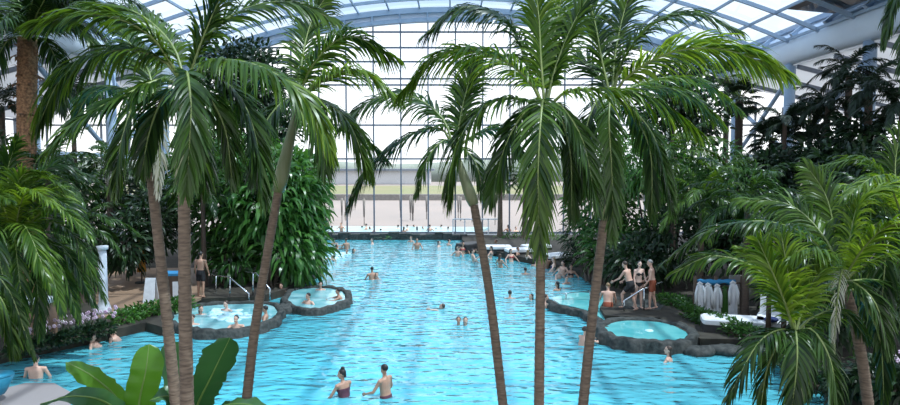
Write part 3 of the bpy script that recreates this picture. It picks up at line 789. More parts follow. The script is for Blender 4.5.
# right: shrubs along the bank
shrub('large mid green shrub at the right bank beside the far sunbeds', gnd(606, 292), [blobpx(612, 250, 27, 34, 36), blobpx(600, 205, 28, 34, 40), blobpx(640, 215, 28, 34, 44)], 2400, .55, .12, .8, 'shrub_mid', seed=13)
shrub('dark leafy shrub behind the four bathers on the steps', gnd(650, 288), [blobpx(640, 262, 23.6, 40, 26), blobpx(672, 245, 24, 34, 40)], 1600, .5, .12, .8, 'shrub_dark', seed=14)
shrub('bright arching shrub at middle height right of the centre palms', gnd(655, 280), [blobpx(650, 170, 26, 40, 34), blobpx(690, 190, 26, 36, 36), blobpx(625, 160, 27, 24, 26)], 1900, .62, .09, 1.1, 'shrub', seed=15)
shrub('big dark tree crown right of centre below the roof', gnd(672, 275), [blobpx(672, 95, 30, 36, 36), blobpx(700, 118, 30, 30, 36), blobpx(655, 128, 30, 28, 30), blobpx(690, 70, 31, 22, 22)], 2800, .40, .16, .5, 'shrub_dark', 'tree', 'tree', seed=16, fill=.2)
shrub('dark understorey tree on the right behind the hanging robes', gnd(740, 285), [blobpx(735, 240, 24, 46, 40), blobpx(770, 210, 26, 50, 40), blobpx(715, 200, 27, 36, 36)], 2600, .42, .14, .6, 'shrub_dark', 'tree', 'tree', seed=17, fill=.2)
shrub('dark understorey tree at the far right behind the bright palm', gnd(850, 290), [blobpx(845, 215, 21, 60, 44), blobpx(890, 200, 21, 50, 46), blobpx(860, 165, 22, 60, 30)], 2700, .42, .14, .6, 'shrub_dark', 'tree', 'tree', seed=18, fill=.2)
shrub('dark shrub under the right edge palms', gnd(870, 345), [blobpx(870, 300, 15, 60, 40), blobpx(830, 320, 15.5, 40, 26)], 1300, .4, .10, .7, 'shrub_dark', seed=19)
shrub('dark shrub beside the white daybed on the right bank', gnd(800, 335), [blobpx(800, 290, 19, 40, 34)], 900, .45, .10, .7, 'shrub_dark', seed=20)
fan_palm('fan palm with shaggy drooping crown against the white aisle on the right', at(735, 285, 31), 7.6, 26, .75, .20, seed=41)
fan_palm('small dark fan palm at the end of the right edge beam', at(722, 285, 34), 9.0, 18, .8, .14, seed=42, m='frond_dark')
fan_palm('dark fan palm in front of the steel column on the right', at(768, 285, 29), 5.6, 22, .9, .13, seed=43)
fan_palm('dark fan palm low against the bright aisle glass', at(752, 290, 28), 3.9, 20, .9, .13, seed=44)
fan_palm('fan palm silhouetted halfway along the right aisle', at(805, 290, 29), 6.4, 22, .9, .13, seed=45)
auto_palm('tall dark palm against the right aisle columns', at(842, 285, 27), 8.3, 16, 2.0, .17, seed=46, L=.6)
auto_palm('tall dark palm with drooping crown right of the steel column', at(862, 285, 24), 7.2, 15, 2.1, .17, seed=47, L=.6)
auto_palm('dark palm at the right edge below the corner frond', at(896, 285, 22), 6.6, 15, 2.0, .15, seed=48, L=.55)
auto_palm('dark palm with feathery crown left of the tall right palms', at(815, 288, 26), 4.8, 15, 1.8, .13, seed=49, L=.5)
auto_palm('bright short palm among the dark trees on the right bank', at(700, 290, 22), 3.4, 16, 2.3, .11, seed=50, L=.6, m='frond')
auto_palm('leafy short palm in front of the dark right trees', at(745, 300, 19), 3.4, 16, 2.2, .11, seed=51, L=.6, m='frond_dark')
auto_palm('bright short palm right of the large bank shrub', at(672, 290, 24), 4.8, 16, 2.5, .12, seed=52, L=.6, m='frond')
auto_palm('shaded short palm at the right near the green spear', at(880, 310, 17), 3.3, 16, 2.1, .11, seed=53, L=.55, m='frond_dark')
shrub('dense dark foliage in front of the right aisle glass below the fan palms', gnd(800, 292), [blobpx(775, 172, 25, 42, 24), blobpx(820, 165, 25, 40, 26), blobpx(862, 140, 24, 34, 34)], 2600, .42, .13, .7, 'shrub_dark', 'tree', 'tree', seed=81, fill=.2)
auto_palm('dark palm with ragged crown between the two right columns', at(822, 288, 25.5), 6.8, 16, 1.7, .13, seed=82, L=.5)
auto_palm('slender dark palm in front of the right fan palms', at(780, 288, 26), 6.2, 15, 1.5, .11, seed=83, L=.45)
shrub('dark leafy ground plants at the lower right corner by the pale flowers', gnd(880, 380, .2), [blobpx(872, 378, 12, 28, 16), blobpx(900, 390, 11.5, 26, 20), blobpx(845, 385, 12.5, 20, 14)], 700, .35, .09, .8, 'shrub_dark', seed=84)
# two palms standing by the far glass
auto_palm('small palm with stout grey trunk by the far glass wall, left one of two', at(500, 241, 40.5), 3.5, 14, 1.7, .17, seed=54, L=.5, tm='trunk', m='frond_dark')
auto_palm('small palm with stout trunk by the far glass wall, right one of two', at(525, 241, 40), 3.7, 14, 1.7, .2, seed=55, L=.5, tm='trunk', m='frond_dark')
shrub('low green planting at the foot of the small palms by the far glass', at(520, 240, 40.2), [blobpx(515, 238, 40, 22, 5, .8), blobpx(548, 240, 39, 22, 6, .8)], 700, .3, .06, .6, 'shrub', seed=56, stems=2)
shrub('small round island of low green plants in the far pool', at(385, 241, 39.6), [blobpx(385, 240.5, 39.6, 14, 3, .7)], 420, .25, .05, .6, 'shrub', seed=57, stems=2)
shrub('palm-like shrub at the right bank close to the far sunbeds', gnd(590, 285), [blobpx(583, 262, 29, 20, 20), blobpx(578, 235, 30, 16, 26)], 800, .5, .08, .8, 'shrub_dark', seed=58)
shrub('airy shrub in the upper canopy beside the rightmost middle palm', gnd(700, 276), [blobpx(716, 168, 25, 30, 26), blobpx(745, 190, 24, 34, 26)], 1000, .6, .08, 1.1, 'shrub_mid', seed=59)

# hedges along the banks
def hedge(label, pts, r, h, n, m='shrub', L=.16, w=.07, seed=1):
    random.seed(seed)
    P = cat_rom(pts, max(6, len(pts) * 3))
    o = thing('hedge', label, 'hedge', (P[len(P) // 2].x, P[len(P) // 2].y, .2))
    b = MB()
    for p in P: blob_leaves(b, (p.x, p.y, .25 + h * .45), (r, r, h * .65), n // len(P), L, w, .5, .5, .5)
    b.build('foliage', M[m], o)
    b = MB(); b.tube([(p.x, p.y, .32) for p in P], r * .35, 6); b.build('stem', M['bark'], o)
    return o
hedge('low clipped hedge along the left pool edge by the deck', G((122, 324), (140, 318), (160, 314), (186, 309), z=.25), .4, .42, 1500, 'shrub', seed=61)
hedge('low dark hedge around the back of the right hot tub', G((690, 318), (708, 326), (728, 334), (752, 341), z=.25), .35, .45, 1500, 'shrub_mid', seed=62)
hedge('low ivy hedge between the four bathers and the robes', G((664, 304), (680, 308), (694, 313), z=.25), .35, .4, 800, 'shrub_mid', seed=63)
hedge('dark planting strip along the left water edge under the orchids', G((15, 357), (40, 350), (75, 342), (105, 335), z=.25), .28, .4, 1200, 'shrub_dark', seed=64)
hedge('small grassy tuft at the bottom edge below the centre-right trunks', [at(640, 412, 9.5), at(672, 412, 9.5)], .3, .3, 200, 'frond_bright', .45, .04, seed=65).location.z = 0
hedge('low shrubs under the right foreground palms', G((770, 352), (790, 368), (815, 392), z=.25), .4, .5, 1100, 'shrub_dark', seed=66)

# orchids in the left strip: each clump a plant
def orchid(label, p, n, m, seed, s=1):
    random.seed(seed)
    o = thing('orchid', label, 'flower', p)
    b = MB(); f = MB()
    for i in range(n):
        a = rnd(0, 6.28); rr = rnd(.05, .28) * s
        t = Vector(p) + Vector((math.cos(a) * rr, math.sin(a) * rr, rnd(.32, .62) * s))
        b.tube([p, Vector(p).lerp(t, .6) + Vector((0, 0, .12)), t], .008, 4)
        for k in range(5):
            th = k * 1.257; q = t + Vector((math.cos(th) * .035, -.03, math.sin(th) * .035))
            f.ell(q, (.032, .012, .032), nu=6, nv=4)
    for i in range(10):
        a = rnd(0, 6.28); leaflet(b, p, Vector((math.cos(a) * .6, math.sin(a) * .6, .8)).normalized(), Vector((0, 0, 1)), .4 * s, .07, .8, 3)
    b.build('stem', M['shrub_mid'], o); f.build('blossom', M[m], o)
OR = [(62, 336, 'petal', 'white orchid clump furthest left under the arching palm'), (76, 334, 'petal', 'white orchid clump second from the left at the water edge'), (90, 331, 'petal_pink', 'pinkish orchid clump in the middle of the left strip'),
      (100, 328, 'petal_pink', 'purple and white orchid clump at the foot of the white post'), (113, 326, 'petal_pink', 'purple and white orchid clump beside the low clipped hedge'), (50, 341, 'petal', 'small white orchids nearest the bottom left corner'), (29, 347, 'petal', 'sparse white orchids behind the bather in the corner')]
for i, (px, py, m, l) in enumerate(OR): orchid(l, gnd(px, py, .25), 7 + i % 3, m, 70 + i)
orchid('pale pink flowers under the leaning palm at the lower right', gnd(880, 392, .22), 10, 'petal_pink', 78)
orchid('white flowers at the right edge near the bottom corner', gnd(893, 372, .22), 10, 'petal', 79)

# banana leaves at the bottom left
def big_leaf(parent, ctrl, wd, m, tears=0, seed=0, tilt=0):
    random.seed(seed)
    n = 30; P = cat_rom(ctrl, n); b = MB(); V = []; F = []
    S0 = None
    for i, p in enumerate(P):
        t = (P[min(i + 1, n - 1)] - P[max(i - 1, 0)]).normalized()
        vw = (p - Vector((0, 0, CAMH))).normalized()
        s = Vector((math.cos(tilt), math.sin(tilt), 0)); s = (s - t * s.dot(t)).normalized(); nn = t.cross(s)
        u = i / (n - 1)
        h = wd * .5 * max(.05, min(1, (u - .12) / .18 if u > .12 else .0)) * (1 if u < .78 else math.sqrt(max(0.0, 1 - ((u - .78) / .22) ** 2)) + .02)
        for j in range(9):
            x = (j - 4) / 4
            hh = h * (1 - (rnd(.05, .4) * tears if abs(x) > .8 else 0))
            V.append(p + s * x * hh + nn * (.18 * abs(x) ** 1.3 * hh + .02 * math.sin(u * 40) * abs(x)))
    for i in range(n - 1):
        for j in range(8): F.append((i * 9 + j, i * 9 + j + 1, (i + 1) * 9 + j + 1, (i + 1) * 9 + j))
    b.add(V, F); f = b.build('leaf', M[m], parent)
    r = MB(); r.tube([p + Vector((0, 0, 0)) for p in P], [.028 * (1 - .85 * i / n) for i in range(n)], 6); r.build('midrib', M['vein'], f)
Yb = 8.9
o = thing('banana_plant', 'banana plant with a bright upright leaf and a torn leaf at the bottom left', 'plant', at(142, 470, Yb))
base = at(142, 455, Yb); base.z = .2; o.location = base
b = MB(); b.tube([base, at(141, 440, Yb)], [.12, .07], 8); b.build('stem', M['shaft'], o)
big_leaf(o, [at(141, 440, Yb), at(139, 405, Yb - .1), at(146, 370, Yb - .1), at(149, 344, Yb)], .5, 'banana', .1, 1, .2)
big_leaf(o, [at(141, 440, Yb), at(118, 400, Yb - .2), at(92, 376, Yb - .4), at(66, 362, Yb - .5)], .42, 'banana', .5, 2, 1.1)
big_leaf(o, [at(141, 440, Yb), at(110, 405, Yb - .7), at(75, 396, Yb - 1.1), at(40, 404, Yb - 1.3)], .36, 'banana_dark', .3, 3, 1.3)
base = at(200, 460, Yb + .2); base.z = .2
o = thing('banana_plant', 'banana plant with dark torn leaves behind the paired trunks', 'plant', base)
b = MB(); b.tube([base, at(196, 440, Yb + .2)], [.12, .07], 8); b.build('stem', M['shaft'], o)
big_leaf(o, [at(196, 440, Yb + .2), at(196, 410, Yb + .2), at(212, 375, Yb + .1), at(230, 338, Yb + .1)], .66, 'banana_dark', .5, 4, .6)
big_leaf(o, [at(196, 440, Yb + .2), at(184, 400, Yb + .6), at(174, 370, Yb + .9), at(170, 340, Yb + 1)], .5, 'banana_dark', .5, 5, .2)
big_leaf(o, [at(196, 440, Yb + .2), at(215, 410, Yb - .2), at(245, 404, Yb - .4), at(268, 412, Yb - .5)], .4, 'banana_dark', .3, 6, 1.2)
big_leaf(o, [at(196, 440, Yb + .2), at(180, 405, Yb - .3), at(168, 396, Yb - .5), at(150, 400, Yb - .7)], .36, 'banana_dark', .3, 7, 1.2)
# ---------------------------------------------------------------- whirlpools, hot tub, deck furniture
def rim(b, pts, w, h0, h1, closed=True, seed=0, mi=0):
    """stone rim swept along a track, irregular like laid slate"""
    random.seed(seed)
    P = [Vector((p[0], p[1], 0)) for p in pts]
    if closed: P = cat_rom(P + [P[0]], len(P) * 7)[:-1]
    else: P = cat_rom(P, len(P) * 7)
    n = len(P); V = []; F = []
    for i, p in enumerate(P):
        a = P[(i + 1) % n] if closed else P[min(i + 1, n - 1)]; c = P[i - 1] if closed else P[max(i - 1, 0)]
        t = (a - c).normalized(); s = Vector((t.y, -t.x, 0))
        q = noise.noise(p * 2.6) * .2; z = h1 + noise.noise(p * 3.3) * .08
        for dx, dz in ((-w / 2, h0), (-w / 2 - .04 + q * .4, (h0 + z) / 2), (-w / 2 + .02 + q * .3, z - .05), (-w * .3, z), (w * .3, z), (w / 2 - .02 + q, z - .06), (w / 2 + .05 + q, (h0 + z) / 2), (w / 2, h0)):
            V.append(p + s * dx + Vector((0, 0, dz)))
    for i in range(n if closed else n - 1):
        j = (i + 1) % n
        for k in range(8): F.append((i * 8 + k, i * 8 + (k + 1) % 8, j * 8 + (k + 1) % 8, j * 8 + k))
    if not closed: F += [tuple(range(7, -1, -1)), tuple((n - 1) * 8 + k for k in range(8))]
    b.add(V, F, mi)
def tub(label, poly, zr, zw, wm, seed, w=.38, name='whirlpool'):
    c = sum((Vector((p.x, p.y, 0)) for p in poly), Vector()) / len(poly)
    o = thing(name, label, 'whirlpool', (c.x, c.y, -.6))
    b = MB(); rim(b, poly, w, -.9, zr, True, seed); b.build('rim', M['stone'], o)
    P = cat_rom([Vector((p.x, p.y, zw)) for p in poly] + [Vector((poly[0].x, poly[0].y, zw))], len(poly) * 7)[:-1]
    b = MB(); b.add(P, [tuple(range(len(P)))]); b.build('water', M[wm], o, False)
    return o
tub('irregular whirlpool with dark stone rim at the left bank, nearer one by the handrails', G((168, 322), (190, 329), (216, 332), (246, 329), (268, 323), (281, 313), (272, 304), (240, 303), (205, 305), (176, 311), z=.22), .30, .2, 'tub_water', 1, .26)
tub('stone rimmed whirlpool jutting into the pool, farther one on the left', G((284, 300), (294, 307), (316, 310), (340, 304), (349, 297), (340, 289), (316, 287), (292, 290), z=.2), .26, .18, 'tub_water', 2, .28)
tc_ = gnd(646, 330, .3)
tub('round stone rimmed hot tub of turquoise water on the right', [tc_ + Vector((1.42 * math.cos(a), 1.5 * math.sin(a), 0)) for a in [k * math.pi / 6 for k in range(12)]], .36, .28, 'tub_water_clear', 3, .36, 'hot_tub')
b = MB(); b.tube([tc_ + Vector((.1, 0, -.06)), tc_ + Vector((.1, 0, .0))], [.16, .12], 10)
tag(b.build('water_jet', M['foam']), 'white bubbling spot in the middle of the right hot tub', 'bubbles', kind='stuff')
# upper shallow step left of the hot tub
b = MB(); rim(b, G((546, 300), (556, 306), (570, 309), (586, 313), (600, 322), (606, 330), z=.2), .34, -1.2, .27, False, 4)
tag(b.build('stone_ledge', M['stone']), 'curved dark stone ledge running from the middle palm to the right hot tub', 'ledge')
b = MB(); q = G((551, 298), (560, 304), (575, 307), (590, 311), (604, 320), (618, 318), (632, 308), (640, 302), (605, 294), (575, 292), z=.16)
b.add(q, [tuple(range(len(q)))]); tag(b.build('shallow_water', M['tub_water_clear'], smooth=False), 'shallow turquoise water behind the curved stone ledge', 'water', kind='stuff')
# rocks
def rock(label, c, r, seed, m='rock'):
    b = MB(); b.ell((0, 0, 0), r, nu=22, nv=14)
    b.v = [tuple(Vector(v) * (1 + .28 * noise.noise(Vector(v) * 1.6 / max(r) * 1.2 + Vector((seed * 7.1, 0, 0))) + .10 * noise.noise(Vector(v) * 5 / max(r) + Vector((seed, 3, 0))))) for v in b.v]
    o = b.build('rock', M[m]); o.location = c
    return tag(o, label, 'rock')
rock('large pale boulder at the far left end of the pool', at(312, 248, 37), (.9, .8, 1.0), 1)
rock('smaller pale boulder in front of the large one at the far left', at(304, 262, 33), (.8, .6, .7), 2)
rock('pale boulder at the top of the far left rock pile', at(316, 232, 39), (.8, .6, .8), 3)
rock('dark rock half in the water below the right hot tub', gnd(700, 352, .05), (.45, .35, .2), 4, 'stone')
rock('flat dark rock at the pool edge right of the hot tub', gnd(726, 350, .1), (.6, .35, .16), 5, 'stone')
rock('dark rock closing the gap between the two left whirlpools', gnd(284, 312, .0), (.45, .5, .3), 6, 'stone')
rock('dark flat rock at the foot of the bathers steps', gnd(618, 303, .1), (.6, .4, .25), 7, 'stone')
# handrails
def handrail(label, tracks, r=.028):
    o = thing('handrail', label, 'handrail', tracks[0][0])
    for t in tracks:
        b = MB(); P = cat_rom(t, 14) if len(t) > 2 else t
        b.tube(t, r, 8); b.build('rail', M['rail'], o)
Yh = 22.0
handrail('steel handrail with two posts leading into the near left whirlpool', [[at(212, 275, Yh + 1), at(229, 277, Yh), at(249, 294, Yh - .6), at(249, 303, Yh - .6)], [at(230, 277, Yh), at(230, 302, Yh)], [at(216, 275, Yh + .8), at(216, 299, Yh + .8)]])
Yh = 21.6
handrail('steel handrail nearest the hanging leaves above the left whirlpools', [[at(246, 272, Yh + 1), at(256, 273, Yh + .4), at(270, 289, Yh - .2), at(270, 300, Yh - .2)], [at(253, 273, Yh + .6), at(253, 299, Yh + .6)]])
Yh = 19.6
handrail('steel handrail running up past the four bathers beside the hot tub', [[at(623, 306, Yh), at(624, 301, Yh), at(641, 290, Yh + .2), at(662, 282, Yh + .5)], [at(624, 301, Yh), at(624, 311, Yh)], [at(644, 289, Yh + .2), at(644, 310, Yh + .2)]])
handrail('thin steel handrail over the shallow step by the middle palms', [[at(553, 294, 22), at(566, 293, 22), at(592, 291, 22.6)], [at(566, 293, 22), at(566, 304, 22)], [at(590, 291, 22.6), at(590, 301, 22.6)]], .022)
# steps platform
b = MB(); q = G((616, 308), (660, 310), (668, 300), (622, 298), z=.3); b.prism([(p.x, p.y) for p in q], -.3, .30)
struct(b.build('floor_step', M['stone'], smooth=False))
# white post on the deck
p = gnd(104, 315, .28)
o = thing('post', 'pale blue white post with flared base at the left deck', 'post', p)
b = MB(); b.tube([p, p + Vector((0, 0, .25)), p + Vector((0, 0, .5)), p + Vector((0, 0, 2.3))], [.26, .24, .15, .14], 14); b.build('shaft', M['white_paint'], o)
b = MB(); b.tube([p + Vector((0, 0, 2.3)), p + Vector((0, 0, 2.42))], [.2, .2], 14); b.build('cap', M['white_paint'], o)
# white A-board
p = gnd(151, 303, .29)
o = thing('floor_sign', 'white folding floor sign standing on the brown deck', 'sign', p)
for s in (-1, 1):
    b = MB(); b.add([p + Vector((x, s * (.22 - .2 * z / .95) + dy, z)) for dy in (0, .03) for x, z in ((-.22, 0), (.22, 0), (.18, .95), (-.18, .95))], [(0, 1, 2, 3), (7, 6, 5, 4), (0, 4, 5, 1), (1, 5, 6, 2), (2, 6, 7, 3), (3, 7, 4, 0)])
    b.build('panel', M['white_paint'], o, False)
p = gnd(142, 284, .29)
o = thing('parasol', 'folded orange yellow parasol standing on the brown deck', 'parasol', p)
b = MB(); b.tube([p, p + Vector((0, 0, 2.2))], .03, 8); b.build('pole', M['wood'], o)
b = MB(); b.tube([p + Vector((0, 0, .55)), p + Vector((0, 0, .8)), p + Vector((0, 0, 1.6)), p + Vector((0, 0, 2.15))], [.2, .17, .12, .04], 10); b.build('canopy', M['orange'], o)
b = MB(); b.tube([p, p + Vector((0, 0, .1))], [.3, .28], 12); b.build('base', M['stone'], o)
p = gnd(175, 300, .29)
o = thing('towel_counter', 'dark towel counter with blue cloth top and white end on the deck', 'counter', p)
b = MB(); b.box(p + Vector((0, 0, .5)), (.9, .6, 1.0)); b.build('cabinet', M['wood'], o, False)
b = MB(); b.box(p + Vector((0, 0, 1.04)), (1.0, .7, .09)); b.build('countertop', M['blue_cloth'], o, False)
b = MB(); b.box(p + Vector((.28, -.33, .42)), (.42, .06, .7)); b.build('door', M['white_paint'], o, False)
p = gnd(160, 275, .29)
o = thing('notice_board', 'small red and white notice board at the back of the deck', 'sign', p)
b = MB(); b.tube([p, p + Vector((0, 0, 1.3))], .03, 6); b.build('pole', M['rail'], o)
b = MB(); b.box(p + Vector((0, -.05, 1.35)), (.75, .04, .28)); b.build('board', M['white_paint'], o, False)
b = MB(); b.box(p + Vector((0, -.08, 1.39)), (.7, .03, .12)); b.build('red_band', M['red'], o, False)
# striped counter behind the left palm
p = gnd(34, 338, .25)
o = thing('bar_counter', 'cream and brown bar counter half hidden by the left edge palm', 'counter', p)
b = MB(); b.box(p + Vector((0, 0, .55)), (1.1, .6, 1.1)); b.build('cabinet', M['deck'], o, False)
b = MB(); b.box(p + Vector((0, 0, 1.16)), (1.25, .75, .12)); b.build('countertop', M['white_paint'], o, False)
for i in range(3):
    b = MB(); b.box(p + Vector((0, -.32, .3 + .3 * i)), (1.05, .05, .1)); b.build('slat', M['wood'], o, False)

# robes on the rack, right bank
Yr = 19.2
base = gnd(718, 321, .25)
a, c = at(695, 283, Yr), at(742, 283, Yr); Yr0 = Yr; Yr = a.y
o = thing('robe_rack', 'dark wooden robe rack behind the right hot tub', 'rack', ((a.x + c.x) / 2, Yr, .25))
b = MB(); b.beam((a.x, Yr, a.z), (c.x, Yr, a.z), .06); b.build('bar', M['wood'], o, False)
for x in (a.x, (a.x + c.x) / 2 - .1, c.x):
    b = MB(); b.beam((x, Yr, .25), (x, Yr, a.z + .25), .09); b.build('post', M['wood'], o, False)
def robe(name, label, px, wpx, top, bot, m, cat, seed, sleeves=True):
    random.seed(seed)
    k = Yr / FPX; p = at(px, top, Yr0 - .12); q = at(px, bot, Yr0 - .12); w_ = wpx * k / 2
    o = thing(name, label, cat, (p.x, p.y, q.z))
    b = MB(); rings = []
    for i in range(9):
        u = i / 8; z = p.z + (q.z - p.z) * u; ww = w_ * (.4 + .42 * min(1, u * 4) + .18 * u); ring = []
        for j in range(20):
            t = 2 * math.pi * j / 20
            ring.append(Vector((p.x + ww * (1 + .13 * math.sin(3 * t + seed) * min(1, u * 3)) * math.cos(t), p.y + (.05 + .03 * u) * math.sin(t) + .035 * math.sin(j * 2.1 + seed) * min(1, u * 2), z)))
        rings.append(ring)
    b.loft(rings); b.build('body', M[m], o)
    if sleeves:
        for s in (-1, 1):
            b = MB(); b.tube([(p.x + s * w_ * .5, p.y - .03, p.z - .05), (p.x + s * w_ * .85, p.y - .08, p.z - .3), (p.x + s * w_ * .8, p.y - .09, p.z - .72)], [.035, .05, .055], 8); b.build('sleeve', M[m], o)
    b = MB(); b.tube([(p.x - .1, p.y - .02, p.z - .01), (p.x, p.y + .04, p.z + .05), (p.x + .1, p.y - .02, p.z - .01)], [.03, .04, .03], 6); b.build('collar', M[m], o)
robe('bathrobe', 'white bathrobe hanging furthest left on the rack', 700, 11, 284, 320, 'white', 'robe', 1)
robe('bathrobe', 'white bathrobe hanging second from the left on the rack', 708, 9, 285, 319, 'white', 'robe', 2)
robe('bathrobe', 'narrow white bathrobe hanging third from the left on the rack', 717, 8, 286, 320, 'white', 'robe', 3)
robe('bathrobe', 'white bathrobe hanging at the right end of the rack', 733, 10, 283, 318, 'white', 'robe', 4)
robe('hanging_towel', 'green striped towel hanging between the white bathrobes', 725, 7, 288, 317, 'shrub', 'towel', 5, False)
b = MB()
P = []
for i in range(13):
    x = a.x + .1 + (c.x - a.x - .35) * i / 12
    P.append([(x, Yr - .12 + .02 * math.sin(i * 1.7), a.z - .02 + .04 * math.sin(i)), (x, Yr - .09, a.z + .1), (x, Yr, a.z + .13 + .02 * math.sin(i * 2.1)), (x, Yr + .09, a.z + .1), (x, Yr + .1, a.z - .1), (x, Yr + .0, a.z + .07)])
b.loft([[Vector(v) for v in r] for r in P])
tag(b.build('blue_towel', M['blue_cloth']), 'blue towel draped along the top of the robe rack', 'towel')
# daybeds by the rack
def daybed(label, p, w, d, rz=0, back=True, m='white', frame='black'):
    o = thing('daybed', label, 'daybed', p); Rm = Matrix.Rotation(rz, 3, 'Z'); p = Vector(p)
    b = MB(); b.box(p + Vector((0, 0, .14)), (w, d, .28), rz); b.build('base', M[frame], o, False)
    b = MB(); rr = []
    for z, k in ((.28, 1.0), (.30, 1.03), (.42, 1.02), (.46, .95)):
        rr.append([p + Rm @ Vector((w / 2 * k * (abs(math.cos(t)) ** .22) * math.copysign(1, math.cos(t)), d / 2 * k * (abs(math.sin(t)) ** .22) * math.copysign(1, math.sin(t)), 0)) + Vector((0, 0, z)) for t in [2 * math.pi * (j + .5) / 28 for j in range(28)]])
    b.loft(rr); b.build('mattress', M[m], o, False)
    if back:
        b = MB(); b.loft([[p + Rm @ Vector((x, d / 2 - .45 + .35 * z + y, .44 + z)) for x, y in ((-w * .42, -.06), (w * .42, -.06), (w * .42, .06), (-w * .42, .06))] for z in (0, .3, .6)]); b.build('backrest', M[m], o, False)
    return o
daybed('white daybed on the right bank in front of the robes', gnd(734, 332, .25), 1.9, .9, -.25, False)
p = gnd(772, 331, .25)
daybed('white daybed with raised back beside the brown posts', p, .9, 1.4, -.5)
b = MB(); b.ell(gnd(766, 334, .25) + Vector((0, -.3, .53)), (.22, .16, .09)); tag(b.build('navy_towel', M['navy']), 'folded navy towel lying on the raised-back daybed', 'towel')
b = MB(); b.box(gnd(752, 318, .25) + Vector((0, .5, .85)), (1.2, .06, 1.1)); tag(b.build('privacy_screen', M['paving'], smooth=False), 'pale fabric screen standing behind the white daybeds', 'screen')
for i, (px, l) in enumerate(((757, 'dark wooden post left of the raised-back daybed'), (772, 'dark wooden post right beside the raised-back daybed'))):
    q = gnd(px, 333, .25); b = MB(); b.tube([q + Vector((0, -.7, 0)), q + Vector((0, -.7, 1.6)), q + Vector((.02, -.7, 2.6))], [.075, .07, .065], 10); tag(b.build('wooden_post', M['wood'], origin=q), l, 'post')
# far sunbeds on the right
SB = [(497, 253, 'black rattan sunbed with white cushion at the far side, leftmost'), (520, 256, 'white round sunbed behind the middle palm'), (536, 252, 'white sunbed beyond the round one by the low planting'), (556, 262, 'white sunbed beside the large bank shrub'), (470, 250, 'dark sunbed at the far water edge near the glass lobby')]
for i, (px, py, l) in enumerate(SB): daybed(l, gnd(px, py, .14), 1.7, 1.0, .2 * i, False, 'white' if i < 4 else 'black')
# teal bowl in the corner and pale bubbling patch
p = gnd(-3, 394, .2); b = MB(); b.tube([p, p + Vector((0, 0, .1)), p + Vector((0, 0, .42)), p + Vector((0, 0, .46)), p + Vector((0, 0, .4))], [.16, .22, .36, .36, .3], 18)
tag(b.build('planter_bowl', M['teal']), 'teal glazed bowl at the bottom left corner of the pool', 'bowl')
def foam(label, poly, seed):
    random.seed(seed); b = MB()
    c = sum(poly, Vector()) / len(poly)
    for i in range(90):
        k = random.randrange(len(poly)); q = c.lerp(poly[k].lerp(poly[(k + 1) % len(poly)], random.random()), math.sqrt(random.random()))
        b.ell((q.x, q.y, .0), (rnd(.06, .2), rnd(.06, .16), rnd(.015, .04)), nu=8, nv=5)
    tag(b.build('foam', M['foam']), label, 'foam', kind='stuff')
b = MB(); b.prism([(q.x, q.y) for q in G((2, 390), (26, 384), (54, 384), (72, 394), (70, 412), (-4, 414))], -.6, .03); tag(b.build('pool_step', M['sand'], smooth=False), 'pale flat step at the bottom left corner of the pool', 'step')
foam('white foam around the far left bathers', G((314, 258), (330, 262), (346, 257), (352, 252), (330, 253)), 2)
foam('white foam inside the near left whirlpool', G((206, 318), (230, 322), (252, 318), (240, 309), (214, 309), z=.2), 3)
bpy.data.objects['foam.001'].location.z = .2
# ---------------------------------------------------------------- people
def capsule(b, p0, p1, r0, r1, n=12):
    p0, p1 = Vector(p0), Vector(p1); d = (p1 - p0); L = d.length or 1e-4; t = d / L
    P, Rr = [], []
    for a in (90, 60, 30): P.append(p0 - t * r0 * math.sin(R(a))); Rr.append(max(r0 * math.cos(R(a)), r0 * .02))
    P.append(p0); Rr.append(r0); P.append(p0.lerp(p1, .5)); Rr.append((r0 + r1) / 2); P.append(p1); Rr.append(r1)
    for a in (30, 60, 90): P.append(p1 + t * r1 * math.sin(R(a))); Rr.append(max(r1 * math.cos(R(a)), r1 * .02))
    b.tube(P, Rr, n)
def remesh(b, name, vox, smooth=3):
    me = bpy.data.meshes.new(name); me.from_pydata(b.v, [], b.f)
    o = bpy.data.objects.new(name, me); COL.objects.link(o)
    md = o.modifiers.new('r', 'REMESH'); md.mode = 'VOXEL'; md.voxel_size = vox; md.use_smooth_shade = True
    if smooth: s = o.modifiers.new('s', 'SMOOTH'); s.factor = .5; s.iterations = smooth
    bpy.context.view_layer.update()
    ev = o.evaluated_get(bpy.context.evaluated_depsgraph_get())
    m2 = bpy.data.meshes.new_from_object(ev); m2.name = name
    bpy.data.objects.remove(o); bpy.data.meshes.remove(me)
    m2.polygons.foreach_set('use_smooth', [True] * len(m2.polygons))
    return m2
